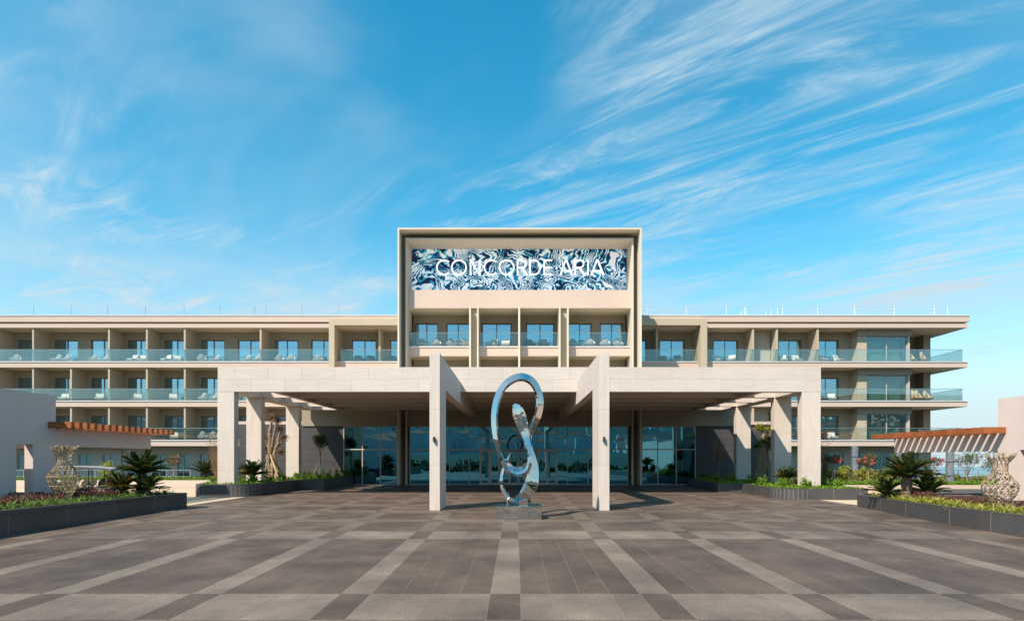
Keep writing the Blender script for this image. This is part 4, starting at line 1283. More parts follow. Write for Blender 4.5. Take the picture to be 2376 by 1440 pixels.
cycad((14.25, 22.0, .38), .82, .17, .95, 'large cycad with ringed trunk in the right planter bed', (9, 14, 8), 11)
cycad((13.75, 22.4, .38), .20, .12, .70, 'low cycad left of the large cycad trunk in the right bed', (7, 9, 7), 12)
cycad((14.95, 21.9, .38), .22, .12, .74, 'low cycad right of the large cycad trunk in the right bed', (8, 10, 7), 13)
cycad((23.6, 34.6, .46), .35, .12, .75, 'small yellowing cycad behind the large right-hand cycad', (6, 8, 5), 14, .8)
cycad((-14.0, 22.6, .48), .85, .17, .90, 'large backlit cycad beside the golf cart in the left bed', (11, 15, 9), 15, .10)
cycad((-14.35, 22.0, .48), .28, .13, .75, 'low cycad left of the large one beside the golf cart', (7, 10, 7), 16)
cycad((-13.62, 22.3, .48), .25, .13, .72, 'low cycad right of the large one at the planter end', (7, 10, 7), 17)
cycad((-20.9, 40.6, .44), .42, .14, 1.0, 'cycad on the left raised bed, nearer the oleander', (7, 10, 6), 18, .15)
cycad((-19.7, 40.8, .44), .50, .15, 1.1, 'yellowing cycad on the left raised bed beside the pillar', (8, 12, 7), 19, .42)
cycad((-14.35, 32.9, .54), .42, .14, .95, 'cycad between the first two left canopy pillars', (7, 12, 8), 20, .2)
cycad((14.35, 32.0, .40), .38, .12, .72, 'small cycad between the first two right canopy pillars', (7, 11, 8), 21, .05)

# --- strap-leaved edging plants
def blade_clump(seed, m, n=34, L_=.34):
    r_ = random.Random(seed); mb = MB()
    for k in range(n):
        a = r_.uniform(0, 6.28); l = L_ * r_.uniform(.7, 1.15); e = R(r_.uniform(35, 88)); w = r_.uniform(.009, .016)
        P_ = []; x = z = 0
        for i in range(5):
            P_.append((x, z)); x += math.cos(e) * l / 4; z += math.sin(e) * l / 4; e -= R(r_.uniform(16, 34))
        ca, sa = math.cos(a), math.sin(a)
        vv = []
        for i, (xq, zq) in enumerate(P_):
            ww = w * (1 - (i / 4) ** 2 * .95)
            vv += [(xq * ca - ww * sa, xq * sa + ww * ca, zq), (xq * ca + ww * sa, xq * sa - ww * ca, zq)]
        mb.add(vv, [(2 * i, 2 * i + 1, 2 * i + 3, 2 * i + 2) for i in range(4)])
    me = mesh_of(mb, 'edging_plant'); me.materials.append(MATS[m]); return me
BCL = [blade_clump(30 + i, 'leaf_striped') for i in range(4)]
BCR = [blade_clump(40 + i, 'leaf_varieg', 40, .30) for i in range(4)]
TENS = ['', '', 'twenty', 'thirty']
def nth(i):
    if i < len(ORD): return ORD[i]
    n_ = i + 1
    teens = {17: 'seventeenth', 18: 'eighteenth', 19: 'nineteenth', 20: 'twentieth', 30: 'thirtieth'}
    return teens.get(n_) or TENS[n_ // 10] + '-' + ORD[n_ % 10 - 1]
def edge_plant(me, loc, s, label, group):
    o = link('edging_plant', me, None, loc, (0, 0, rng.uniform(0, 6.28)), s * 1.35)
    tag(o, label, 'plant', group)
yv = 14.2; ni = 0
while yv < 23.7:
    for row in range(2):
        fx = -13.4 + (yv - 15.9) * .04375
        edge_plant(rng.choice(BCL), (fx - .28 - row * .36 - rng.uniform(0, .1), yv + rng.uniform(-.1, .1) + row * .2, .48), rng.uniform(.8, 1.15),
                   'green strap-leaved plant in the %s row of the left planter, %s from the near end' % (('front', 'back')[row], nth(ni)), 'edging plants in the left planter')
    yv += .42; ni += 1
def rfx(y):
    pts_ = [(2, 13.1), (15, 13.08), (18.2, 13.1), (20.4, 13.2), (22.2, 13.45), (23.6, 13.72), (25, 14.8)]
    for i in range(len(pts_) - 1):
        if pts_[i][0] <= y <= pts_[i + 1][0]:
            f_ = (y - pts_[i][0]) / (pts_[i + 1][0] - pts_[i][0]); return pts_[i][1] + (pts_[i + 1][1] - pts_[i][1]) * f_
    return 14
yv = 14.0; ni = 0
while yv < 23.6:
    for row in range(3):
        edge_plant(rng.choice(BCR), (rfx(yv) + .27 + row * .24 + rng.uniform(0, .08), yv + rng.uniform(-.1, .1), .385), rng.uniform(.8, 1.15),
                   'yellow-green strap-leaved plant in the %s row of the right planter, %s from the near end' % (('front', 'middle', 'back')[row], nth(ni)), 'edging plants in the right planter')
    yv += .36; ni += 1

# --- small shrubs
def shrub_mesh(seed, m, rad3, n, L_, W, nc=16, stems=7):
    mb = MB(); r_ = random.Random(seed)
    P_ = clumpy(n, nc, rad3, seed, .2, .35); P_[:, 2] += rad3[2] * 1.0
    P_ = P_[P_[:, 2] > 0.02]
    leaf_mb(P_, L_, W, seed, .5, mb, mi=0)
    for k in range(stems):
        a = r_.uniform(0, 6.28); q = r_.uniform(.2, .8)
        k0 = len(mb.f)
        mb.tube([(0, 0, 0), (rad3[0] * q * .5 * math.cos(a), rad3[1] * q * .5 * math.sin(a), rad3[2] * .8), (rad3[0] * q * math.cos(a), rad3[1] * q * math.sin(a), rad3[2] * 1.7)], [.012, .008, .004], 4)
        for j in range(k0, len(mb.f)): mb.m[j] = 1
    me = mesh_of(mb, 'shrub'); me.materials.append(MATS[m]); me.materials.append(MATS['twig'])
    me.polygons.foreach_set('material_index', mb.m)
    return me
RED = [shrub_mesh(60 + i, 'leaf_red', (.26, .26, .17), 420, .05, .014) for i in range(3)]
YEL = [shrub_mesh(70 + i, 'leaf_yellow', (.36, .34, .46), 420, .11, .035, 12) for i in range(3)]
GRN = [shrub_mesh(80 + i, 'leaf_green', (.22, .22, .38), 170, .11, .035, 8) for i in range(3)]
def shrub(me, loc, s, label, group, name='shrub'):
    tag(link(name, me, None, loc, (0, 0, rng.uniform(0, 6.28)), s), label, 'shrub', group)
for k in range(26):
    yk = 14.5 + k * .335
    if abs(yk - 19.5) < .45: continue
    shrub(rng.choice(RED), (-14.55 + (yk - 15.9) * .04 + rng.uniform(-.15, .15), yk, .48), rng.uniform(.85, 1.25), 'dark red-leaved shrub behind the left edging plants, %s from the near end' % nth(k), 'red shrubs in the left planter')
for k in range(9):
    shrub(rng.choice(RED), (-15.7 + rng.uniform(-.3, .3), 19 + k * .5, .48), rng.uniform(.9, 1.3), 'dark red-leaved shrub at the foot of the left gate wall, %s from the near end' % nth(k), 'red shrubs at the left gate wall')
for k in range(30):
    yk = 14.6 + k * .29
    if abs(yk - 17.4) < .35: continue
    shrub(rng.choice(RED), (rfx(yk) + 1.02 + rng.uniform(-.1, .14), yk, .385), rng.uniform(.8, 1.2), 'red-brown leaved shrub behind the yellow edging plants, %s from the near end' % nth(k), 'red shrubs in the right planter')
for k, px in enumerate((1912, 1924, 1945, 1960, 1968, 1998, 2010, 2034, 2046, 2058, 2064)):
    shrub(rng.choice(YEL), (xx(px, 35.6), 35.6 + rng.uniform(-.3, .3), .46), rng.uniform(.75, 1.15), 'bushy yellow-green shrub before the right wing ground floor, %s from the left' % nth(k), 'yellow-green shrubs in the right raised bed')
for k, px in enumerate((2178, 2192, 2216, 2238, 2262, 2278, 2292)):
    shrub(rng.choice(YEL), (xx(px, 35.2), 35.2 + rng.uniform(-.2, .2), .46), rng.uniform(.5, .72), 'small yellow-green shrub against the sea on the right, %s from the left' % nth(k), 'small shrubs before the sea')
for k, (px, Yq, s) in enumerate(((705, 39.6, .8), (720, 40, .7), (734, 40.6, .6), (749, 40.2, .8), (766, 41.2, .75), (782, 42, .8), (797, 42.4, .95), (808, 42.2, .85))):
    shrub(rng.choice(GRN), (xx(px, Yq), Yq, .54), s, 'slender green shrub by the wall left of the entrance, %s from the left' % nth(k), 'slender shrubs left of the entrance')
for k, (px, Yq, s) in enumerate(((1628, 41.5, .8), (1644, 41, .9), (1660, 40.5, .7), (1682, 40, .6), (1698, 40.5, .8))):
    shrub(rng.choice(GRN), (xx(px, Yq), Yq, .40), s, 'slender green shrub by the wall right of the entrance, %s from the left' % nth(k), 'slender shrubs right of the entrance')
BRT = [shrub_mesh(85 + i, 'leaf_bright', (.26, .26, .24), 260, .09, .03, 10) for i in range(3)]
for k, (X_, Y_) in enumerate(((-15.9, 31.6), (-14.0, 32.0), (-13.8, 33.6), (-13.75, 35.3), (-15.6, 33.5), (-13.2, 38.2), (-12.5, 38.0), (-12.3, 39.6), (-12.2, 41.2), (-14.1, 38.8))):
    shrub(rng.choice(BRT), (X_, Y_, .55), rng.uniform(.8, 1.25), 'rounded bright green shrub round the left canopy pillars, %s from the front' % nth(k), 'bright shrubs at the left pillars')
for k, (X_, Y_) in enumerate(((14.2, 29.6), (13.6, 30.8), (14.0, 31.6), (13.5, 33.0), (13.6, 34.8), (13.0, 36.4), (12.6, 38.0), (12.9, 40.2), (16.1, 30.2), (16.2, 31.8))):
    shrub(rng.choice(BRT), (X_, Y_, .41), rng.uniform(.8, 1.25), 'rounded bright green shrub round the right canopy pillars, %s in the row' % nth(k), 'bright shrubs at the right pillars')
shrub(shrub_mesh(91, 'leaf_yellow', (.85, .6, .62), 700, .12, .04, 14), (xx(256, 40.6), 40.6, .44), 1.0, 'pale yellow-green bush seen above the golf cart roof', 'bush')
shrub(shrub_mesh(92, 'leaf_olive', (.85, .6, .85), 900, .14, .035, 16), (xx(2082, 36.5), 36.5, .46), 1.0, 'tall olive-green bush behind the large right-hand cycad', 'bush')
shrub(shrub_mesh(93, 'leaf_green', (.35, .3, .75), 420, .12, .04, 10), (xx(1840, 33.6), 33.6, .40), .8, 'leafy green climber behind the small cycad at the right pillars', 'bush')
shrub(shrub_mesh(94, 'leaf_green', (.9, .6, .9), 1100, .12, .035, 18), (-20.3, 42.5, .44), .85, 'green bush behind the two cycads on the left raised bed', 'bush')

# --- low green ground cover
def cover(poly_fn, n, seed, label, m, L_, W, z0, h):
    g = np.random.default_rng(seed)
    P_ = []
    r_ = random.Random(seed)
    while len(P_) < n:
        p = poly_fn(r_)
        if p is None: continue
        P_.append((p[0], p[1], z0 + h * r_.random() ** .7 * (.75 + .25 * math.sin(p[0] * 5.1) * math.cos(p[1] * 4.3))))
    o = obj('ground_cover', leaf_mb(np.array(P_), L_, W, seed, .7), m)
    tag(o, label, 'ground cover', kind='stuff')
cover(lambda r_: (r_.uniform(17.0, 40), 32.05 + 1.6 * r_.random() ** 1.6), 15000, 101, 'low bright green hedge on the right raised bed', 'leaf_bright', .085, .028, .45, .30)
cover(lambda r_: (r_.uniform(-34, -16.6), 39.6 + 1.8 * r_.random() ** 1.5), 9000, 102, 'low bright green hedge on the left raised bed', 'leaf_bright', .09, .03, .43, .30)
def lpoly(r_):
    x, y = r_.uniform(-16.1, -12.0), r_.uniform(30.6, 43.4)
    if y < 36.9 and x > -13.5: return None
    if y < 31.6 and x > -14.2 + (y - 30.6) * .6: return None
    return x, y
cover(lpoly, 15000, 103, 'green ground cover in the planter of the left pillars', 'leaf_bright', .085, .03, .54, .16)
def rpoly(r_):
    x, y = r_.uniform(11.9, 16.6), r_.uniform(28.7, 43.4)
    if y < 34.4 and x < 13.1: return None
    if y < 30 and x < 14.0 - (y - 28.7) * .5: return None
    if y > 34.4 and x < 12.0 + (y - 34.4) * .08: return None
    return x, y
cover(rpoly, 17000, 104, 'green ground cover in the planter of the right pillars', 'leaf_bright', .085, .03, .40, .16)

# --- oleanders and other small trees
def stem_tree(name, label, cat, loc, H, cr, leaf, nleaf, seed, flower=None, nfl=0, bare=.42, LL=.12, LW=.018, grp=None, thick=.03, nb=9, pts_sp=.2, clumps=None):
    r_ = random.Random(seed)
    o = thing(name, label, cat, loc, 0, grp)
    mb = MB()
    hz = H * bare
    mb.tube([(0, 0, 0), (r_.uniform(-.03, .03), 0, hz * .5), (r_.uniform(-.03, .03), r_.uniform(-.03, .03), hz)], [thick, thick * .85, thick * .75], 7)
    obj('trunk', mb, 'stake_wood' if flower else 'bark', o, local=True)
    br = MB(); tips = []
    for k in range(nb):
        a = 2 * math.pi * k / nb + r_.uniform(-.3, .3); q = r_.uniform(.45, .95)
        top = Vector((cr * q * math.cos(a), cr * q * math.sin(a), hz + (H - hz) * r_.uniform(.55, .97)))
        mid = Vector((top.x * .4, top.y * .4, hz + (top.z - hz) * .55))
        br.tube([(0, 0, hz - .02), mid, top], [thick * .5, thick * .33, thick * .15], 5)
        tips.append(top); tips.append(mid.lerp(top, .5))
        for q2 in range(2):
            t2 = top + Vector((r_.uniform(-.2, .2), r_.uniform(-.2, .2), r_.uniform(-.05, .16))) * cr * 1.4
            br.tube([mid.lerp(top, .6), t2], [thick * .25, thick * .1], 4); tips.append(t2)
    obj('branches', br, 'bark', o, local=True)
    if nleaf:
        T_ = np.array([tuple(t) for t in tips]); g = np.random.default_rng(seed)
        P_ = T_[g.integers(0, len(T_), nleaf)] + g.normal(size=(nleaf, 3)) * cr * pts_sp
        obj('crown', leaf_mb(P_, LL, LW, seed, .7), leaf, o, local=True)
    if nfl:
        g = np.random.default_rng(seed + 5)
        T_ = np.array([tuple(t) for t in tips]); T_ = T_[T_[:, 2] > hz + (H - hz) * .5]
        cl = T_[g.integers(0, len(T_), max(3, nfl // 28))] + g.normal(size=(max(3, nfl // 28), 3)) * cr * .15
        for ci, c0 in enumerate(cl):
            m_ = max(8, nfl // len(cl))
            P_ = c0 + np.clip(g.normal(size=(m_, 3)), -1.6, 1.6) * .036
            obj('flower_cluster', leaf_mb(P_, .06, .028, seed + 2 + ci, .4), flower, o, local=True)
    return o
OG = 'oleander standards in the raised beds'
stem_tree('oleander_tree', 'red-flowered oleander beside the outer right pillar', 'oleander', (xx(1932, 33.6), 33.6, .46), 1.62, .36, 'leaf_olive', 900, 201, 'petal', 560, grp=OG)
stem_tree('oleander_tree', 'broad pink-flowered oleander before the dark ground-floor window', 'oleander', (xx(2014, 33.6), 33.6, .46), 1.60, .46, 'leaf_olive', 1000, 202, 'petal', 700, grp=OG)
stem_tree('oleander_tree', 'thin oleander with few flowers just left of the wrapped post', 'oleander', (xx(2168, 33.8), 33.8, .46), 1.45, .34, 'leaf_olive', 420, 203, 'petal', 140, grp=OG)
stem_tree('oleander_tree', 'flowerless open-crowned oleander against the sea', 'oleander', (xx(2244, 33.8), 33.8, .46), 1.62, .62, 'leaf_olive', 900, 204, None, 0, .3, grp=OG, nb=11)
stem_tree('oleander_tree', 'flowerless oleander half hidden behind the right woven vase', 'oleander', (xx(2306, 34.2), 34.2, .46), 1.35, .5, 'leaf_olive', 600, 205, None, 0, .3, grp=OG)
stem_tree('oleander_tree', 'pale pink oleander standard on the left raised bed', 'oleander', (xx(404, 40.4), 40.4, .44), 1.62, .48, 'leaf_olive', 900, 206, 'petal_pale', 400, grp=OG)
t_ = stem_tree('young_tree', 'young bronze-leaved tree on a green stake left of the entrance', 'tree', (xx(743, 40.2), 40.2, .54), 2.95, .46, 'leaf_olive', 1100, 207, bare=.50, thick=.03, LL=.11, LW=.035, pts_sp=.24)
obj('stake', MB().tube([(.03, -.05, 0), (.03, -.05, 1.35)], .03, 6), 'stake_green', t_, local=True)
obj('guy_rope', MB().tube([(0, 0, 1.3), (-.55, -.1, .2)], .01, 4), 'rope', t_, local=True)
t_ = stem_tree('bare_tree', 'leafless brown twiggy tree on a green stake right of the entrance', 'tree', (xx(1668.5, 39.2), 39.2, .40), 2.95, .52, 'twig', 0, 208, bare=.42, thick=.035, nb=18)
tb = MB(); r_ = random.Random(9)
for k in range(170):
    a = r_.uniform(0, 6.28); q = r_.random() ** .5; zt = r_.uniform(.25, 1.0)
    wd = .50 * math.sin(min(1, zt * .78 + .12) * math.pi) ** .8
    tip = Vector((wd * q * math.cos(a), wd * q * math.sin(a), 1.25 + 1.75 * zt)); st = Vector((tip.x * .25, tip.y * .25, 1.25 + .35 * zt))
    tb.tube([st, st.lerp(tip, .5) + Vector((tip.x, tip.y, 0)) * .16, tip], [.007, .005, .002], 3, False)
obj('twigs', tb, 'twig', t_, local=True)
obj('stake', MB().tube([(.02, -.05, 0), (.02, -.05, 1.3)], .035, 6), 'stake_green', t_, local=True)
def twig_bush(label, loc, H, w, seed, leaf=None, n=150):
    r_ = random.Random(seed)
    o = thing('bare_tree', label, 'tree', loc)
    mb = MB()
    mb.tube([(0, 0, 0), (.04, 0, H * .3)], [.04, .03], 6)
    obj('trunk', mb, 'twig', o, local=True)
    mb = MB(); P_ = []
    for k in range(n):
        a = r_.uniform(0, 6.28); q = r_.random() ** .5; zt = r_.uniform(.3, 1)
        tip = Vector((w * q * math.cos(a) * (.5 + zt * .6), w * q * math.sin(a) * (.5 + zt * .6), H * zt)); st = Vector((tip.x * .2, tip.y * .2, H * .28 * zt + .1))
        mb.tube([st, st.lerp(tip, .55) + Vector((r_.uniform(-.05, .05), r_.uniform(-.05, .05), .04)), tip], [.010, .007, .003], 3, False)
        P_.append(tuple(tip)); P_.append(tuple(st.lerp(tip, .75)))
    obj('twigs', mb, 'twig', o, local=True)
    if leaf:
        P_ = np.array(P_ * 2) + np.random.default_rng(seed).normal(size=(len(P_) * 2, 3)) * .07
        obj('crown', leaf_mb(P_, .08, .026, seed), leaf, o, local=True)
twig_bush('tall brown twiggy shrub just left of the outer left pillar', (xx(497, 38.5), 38.9, .0), 3.3, .6, 31, 'leaf_autumn')
twig_bush('tall brown twiggy shrub just right of the outer right pillar', (xx(1913, 34.5), 34.5, .40), 2.6, .36, 32, 'leaf_autumn', 90)

# gnarled tree by the second left pillar
gt = thing('gnarled_tree', 'old gnarled tree with pollarded brown twig heads beside the second left pillar', 'tree', (xx(630, 36.9), 36.9, .54))
mb = MB(); r_ = random.Random(77); heads = []
def limb(p, q_, r0, r1, wob, nseg=7):
    P_ = []
    for i in range(nseg + 1):
        f_ = i / nseg
        P_.append(Vector(p).lerp(Vector(q_), f_) + Vector((r_.uniform(-wob, wob), r_.uniform(-wob, wob), 0)) * math.sin(f_ * math.pi))
    mb.tube(P_, [(r0 + (r1 - r0) * i / nseg) * r_.uniform(.88, 1.15) for i in range(nseg + 1)], 8)
    return P_
for dx in (-.36, -.27, -.18, -.1, 0, .08, .16, .24, .33): limb((dx * 1.45, r_.uniform(-.22, .22), -.05), (dx * .55, r_.uniform(-.08, .08), r_.uniform(1.5, 1.9)), .11, .075, .07, 9)
trunk_top = (0, 0, 1.6)
L1 = limb((-.05, 0, 1.5), (-.12, .0, 3.0), .17, .10, .08); L2 = limb((-.12, 0, 2.9), (.02, .05, 3.75), .10, .06, .06)
L3 = limb((.12, 0, 1.5), (.42, -.05, 2.35), .13, .09, .06); L4 = limb((.42, -.05, 2.3), (.50, .05, 3.05), .09, .05, .05)
L5 = limb((.40, -.05, 2.1), (.72, .1, 2.55), .07, .05, .03); L6 = limb((-.05, 0, 1.9), (-.42, -.1, 2.6), .10, .06, .05)
L7 = limb((.0, 0, 1.9), (.34, -.08, 3.55), .10, .06, .05)
obj('trunk', mb, 'root_bark', gt, smooth=True, local=True)
for hd, rr in (((.02, .05, 3.85), .42), ((.50, .05, 3.15), .34), ((.75, .1, 2.6), .36), ((-.44, -.1, 2.7), .32), ((.36, -.08, 3.65), .34), ((.62, -.1, 1.75), .36), ((-.32, -.1, 1.95), .26)):
    hb = MB()
    for k in range(150):
        d = Vector((r_.gauss(0, 1), r_.gauss(0, 1), r_.gauss(.25, 1))).normalized()
        b0 = Vector(hd) + d * .05; tip = Vector(hd) + d * rr * r_.uniform(.6, 1.05) * Vector((1, 1, .75)).length / 1.6
        md = b0.lerp(tip, .5) + Vector((r_.uniform(-.03, .03), r_.uniform(-.03, .03), 0))
        hb.tube([b0, md, tip], [.009, .006, .003], 3, False)
        if k % 2: hb.tube([md, md + (tip - md) * .8 + Vector((r_.uniform(-.08, .08), r_.uniform(-.08, .08), r_.uniform(-.04, .08)))], [.005, .002], 3, False)
    obj('twig_head', hb, 'twig', gt, local=True)
obj('prop', MB().tube([(-.02 + .05, -.25, 1.62), (.78, -.75, .02)], .05, 8), 'stake_wood', gt, local=True)
obj('prop', MB().tube([(.1, .2, 1.2), (.95, .2, .02)], .045, 8), 'stake_wood', gt, local=True)
# rooted fig by the second right pillar
fg = thing('fig_tree', 'fig tree with curtain of pale aerial roots between the right pillars', 'tree', (xx(1772, 36.9), 36.9, .40))
mb = MB(); r_ = random.Random(5)
for k in range(38):
    a = 2 * math.pi * k / 38 + r_.uniform(-.1, .1); r0 = r_.uniform(.36, .66); r1 = r_.uniform(.10, .30)
    P_ = []
    for i in range(8):
        f_ = i / 7; rr = r1 + (r0 - r1) * (1 - f_) ** 1.7
        aa = a + r_.uniform(-.10, .10) + f_ * .25
        P_.append((rr * math.cos(aa), rr * math.sin(aa) * .8, -.05 + 2.35 * f_))
    mb.tube(P_, [.05 * (1 + .6 * (1 - i / 7)) * r_.uniform(.7, 1.2) for i in range(8)], 6)
mb.tube([(0, 0, 0), (.02, 0, 1.3), (0, 0, 2.3)], [.26, .20, .16], 10)
obj('aerial_roots', mb, 'root_bark', fg, smooth=True, local=True)
mb = MB()
limb_pts = [((.0, 0, 2.2), (-.02, 0, 3.1), .16, .10), ((-.02, 0, 3.0), (-.12, 0, 3.4), .10, .06), ((.2, 0, 2.1), (.45, 0, 3.2), .14, .08), ((.45, 0, 3.1), (.55, 0, 4.0), .08, .05)]
for p, q_, a, b2 in limb_pts: limb(p, q_, a, b2, .05)
obj('limbs', mb, 'root_bark', fg, smooth=True, local=True)
for c, r3, n in (((-.15, 0, 3.45), (.36, .3, .22), 620), ((.1, -.1, 2.75), (.42, .35, .25), 620), ((-.35, 0, 2.4), (.3, .3, .25), 420), ((.5, 0, 3.3), (.3, .3, .3), 360), ((.55, 0, 4.1), (.26, .26, .28), 360), ((.35, -.2, 2.2), (.3, .25, .3), 300)):
    P_ = clumpy(n, 9, r3, int(n + c[2] * 10), .26, .4) + np.array(c)
    obj('leaf_clump', leaf_mb(P_, .09, .035, n), 'leaf_green' if c[2] > 3.6 or c[2] < 2.9 else 'leaf_yellow', fg, local=True)

# ================================================================== BALCONY FURNITURE
def surf(fn, nu, nv, mb):
    vv = [fn(i / nu, j / nv) for j in range(nv + 1) for i in range(nu + 1)]
    mb.add(vv, [(j * (nu + 1) + i, j * (nu + 1) + i + 1, (j + 1) * (nu + 1) + i + 1, (j + 1) * (nu + 1) + i) for j in range(nv) for i in range(nu)])
    return mb
def rounded(x0, x1, y0, y1, z0, z1, b=.04):
    mb = MB()
    mb.prism([(x0 + b, y0), (x1 - b, y0), (x1, y0 + b), (x1, y1 - b), (x1 - b, y1), (x0 + b, y1), (x0, y1 - b), (x0, y0 + b)], z0, z1)
    return mb
HID = (0, -60, -30)
protos = []
def proto(name, cat):
    o = thing(name, 'x', cat, HID); protos.append(o); return o
def shell_chair(name, back, shell_m, cush_m, w=.40):
    o = proto(name, 'chair')
    def fn(i, j):
        a = i * 2 * math.pi
        bk = max(0, math.sin(a)) ** 1.3
        rim = .40 + back * bk
        r = .10 + (w - .10) * math.sin(j * math.pi / 2) ** .8 * (1 - .10 * bk * j)
        return (r * math.cos(a) * 1.05, r * math.sin(a) + .05 * bk * j, .26 + (rim - .26) * j ** 1.8)
    obj('shell', surf(fn, 22, 7, MB()), shell_m, o, smooth=True, local=True)
    def cf(i, j):
        a = i * 2 * math.pi; r = .33 * math.sin(j * math.pi)
        return (r * math.cos(a), r * math.sin(a) - .02, .36 - .07 * math.cos(j * math.pi))
    obj('seat_cushion', surf(cf, 14, 6, MB()), cush_m, o, smooth=True, local=True)
    def bf(i, j):
        a = i * 2 * math.pi; r = math.sin(j * math.pi)
        return (.24 * r * math.cos(a), .27 - .06 * math.cos(j * math.pi), .50 + back * .3 + (.10 + back * .35) * r * math.sin(a))
    obj('back_cushion', surf(bf, 14, 6, MB()), 'cushion_grey' if cush_m != 'wicker' else 'wicker', o, smooth=True, local=True)
    for sx in (-1, 1):
        for sy in (-1, 1):
            obj('leg', MB().tube([(sx * .12, sy * .12, .28), (sx * .26, sy * .24, .0)], .014, 5), shell_m, o, local=True)
    return o
p_shell = shell_chair('shell_chair', .42, 'shell_white', 'cushion_cream')
p_wick = shell_chair('wicker_chair', .80, 'wicker', 'wicker', .42)
p_arm = proto('armchair', 'chair')
f = MB()
for sx in (-.36, .36):
    f.tube([(sx, -.34, 0), (sx, -.34, .55), (sx, .36, .62), (sx, .42, 0)], .018, 5)
f.tube([(-.36, .38, .40), (.36, .38, .40)], .015, 5); f.tube([(-.36, -.34, .22), (.36, -.34, .22)], .015, 5); f.tube([(-.36, .40, .22), (.36, .40, .22)], .015, 5)
obj('frame', f, 'charcoal', p_arm, local=True)
obj('seat_cushion', rounded(-.33, .33, -.34, .30, .26, .42), 'cushion_cream', p_arm, local=True)
obj('back_cushion', MB().add([(-.31, .16, .42), (.31, .16, .42), (.31, .34, .42), (-.31, .34, .42), (-.29, .28, .78), (.29, .28, .78), (.29, .42, .76), (-.29, .42, .76)],
    [(0, 3, 2, 1), (4, 5, 6, 7), (0, 1, 5, 4), (1, 2, 6, 5), (2, 3, 7, 6), (3, 0, 4, 7)]), 'cushion_cream', p_arm, local=True)
p_armd = proto('armchair', 'chair')
for ch in p_arm.children:
    c = ch.copy(); C.objects.link(c); c.parent = p_armd
    if 'cushion' in c.name:
        c.data = c.data.copy(); c.data.materials[0] = MATS['charcoal']
p_tab = proto('round_table', 'table')
obj('table_top', MB().lathe([(.0, .66), (.30, .66), (.31, .675), (.30, .69), (.0, .69)], 18), 'cushion_grey', p_tab, local=True)
obj('pedestal', MB().lathe([(.17, 0), (.17, .02), (.03, .05), (.025, .66)], 12), 'cushion_grey', p_tab, local=True)
p_low = proto('coffee_table', 'table')
obj('table_top', rounded(-.30, .30, -.22, .22, .30, .34), 'charcoal', p_low, local=True)
for sx in (-.25, .25):
    for sy in (-.18, .18): obj('leg', MB().tube([(sx, sy, 0), (sx, sy, .30)], .015, 5), 'charcoal', p_low, local=True)

def furnish(items, Y, z, place, left=True):
    """items: (kind, px); labels count along the row of each kind"""
    cnt = {}
    tot = {}
    for k, px in items: tot[k] = tot.get(k, 0) + 1
    P_ = {'s': (p_shell, 'white shell lounge chair'), 'a': (p_arm, 'cream-cushioned armchair'), 'd': (p_armd, 'charcoal armchair'), 't': (p_tab, 'small round grey table'), 'w': (p_wick, 'tall tan wicker chair'), 'l': (p_low, 'low charcoal coffee table')}
    for k, px in items:
        p, nm = P_[k]
        i = cnt.get(k, 0); cnt[k] = i + 1
        pos = '' if tot[k] == 1 else ', ' + ORD[i] + ' from the left'
        YY = Y + (.28 if k in 'tl' else rng.uniform(-.08, .1))
        dup(p, (xx(px, YY), YY, z), rng.uniform(-.6, .6), '%s on %s%s' % (nm, place, pos), 'balcony furniture')
zf = -.058
furnish([('s', 35), ('s', 60)][:1] + [('s', 129), ('s', 153), ('s', 217), ('s', 242), ('a', 308), ('a', 331), ('a', 386), ('a', 410), ('s', 468), ('t', 483), ('s', 499), ('s', 571), ('s', 595), ('s', 649), ('s', 673), ('s', 738), ('t', 752)], YS + .75, FL[0] + zf, 'the left wing top balcony')
furnish([('d', 830), ('d', 861), ('d', 912)], YS + .9, FL[0] + zf, 'the framed top balcony left of the tower')
furnish([('a', 148), ('l', 135), ('a', 231), ('l', 216), ('a', 320), ('l', 305), ('a', 402), ('l', 388), ('s', 470), ('t', 484), ('s', 498)], YS + .75, FL[1] + zf, 'the left wing middle balcony')
furnish([('a', 404), ('l', 390), ('s', 470), ('t', 483), ('s', 496)], YS + .75, FL[2] + zf, 'the left wing lowest balcony')
furnish([('s', 980), ('s', 1011), ('s', 1048), ('t', 1063), ('s', 1079)], YT + .75, zs1 - .06, 'the tower balcony left of the fins')
furnish([('a', 1143), ('l', 1158), ('a', 1173)], YT + .75, zs1 - .06, 'the tower balcony left of the middle fin')
furnish([('d', 1231), ('d', 1262)], YT + .75, zs1 - .06, 'the tower balcony right of the middle fin')
furnish([('s', 1328), ('t', 1349), ('s', 1368), ('s', 1404), ('s', 1435)], YT + .75, zs1 - .06, 'the rightmost tower balcony')
furnish([('d', 1538), ('l', 1553), ('d', 1569)], YS + .9, FL[0] + zf, 'the framed top balcony right of the tower')
furnish([('a', 1661), ('l', 1679), ('a', 1697), ('a', 1817), ('l', 1834), ('a', 1850), ('a', 1909), ('l', 1927), ('a', 1947)], YS + .75, FL[0] + zf, 'the right wing top balcony')
furnish([('w', 2117), ('w', 2146)], YS + .9, FL[0] + zf, 'the right wing top corner balcony')
furnish([('l', 1916), ('a', 1930)], YS + .75, FL[1] + zf, 'the right wing middle balcony')
furnish([('w', 2116), ('w', 2134), ('w', 2153)], YS + .9, FL[1] + zf, 'the right wing middle corner balcony')
furnish([('a', 1933)], YS + .75, FL[2] + zf, 'the right wing lowest balcony')
for p in protos:
    for ch in list(p.children): bpy.data.objects.remove(ch)
    bpy.data.objects.remove(p)

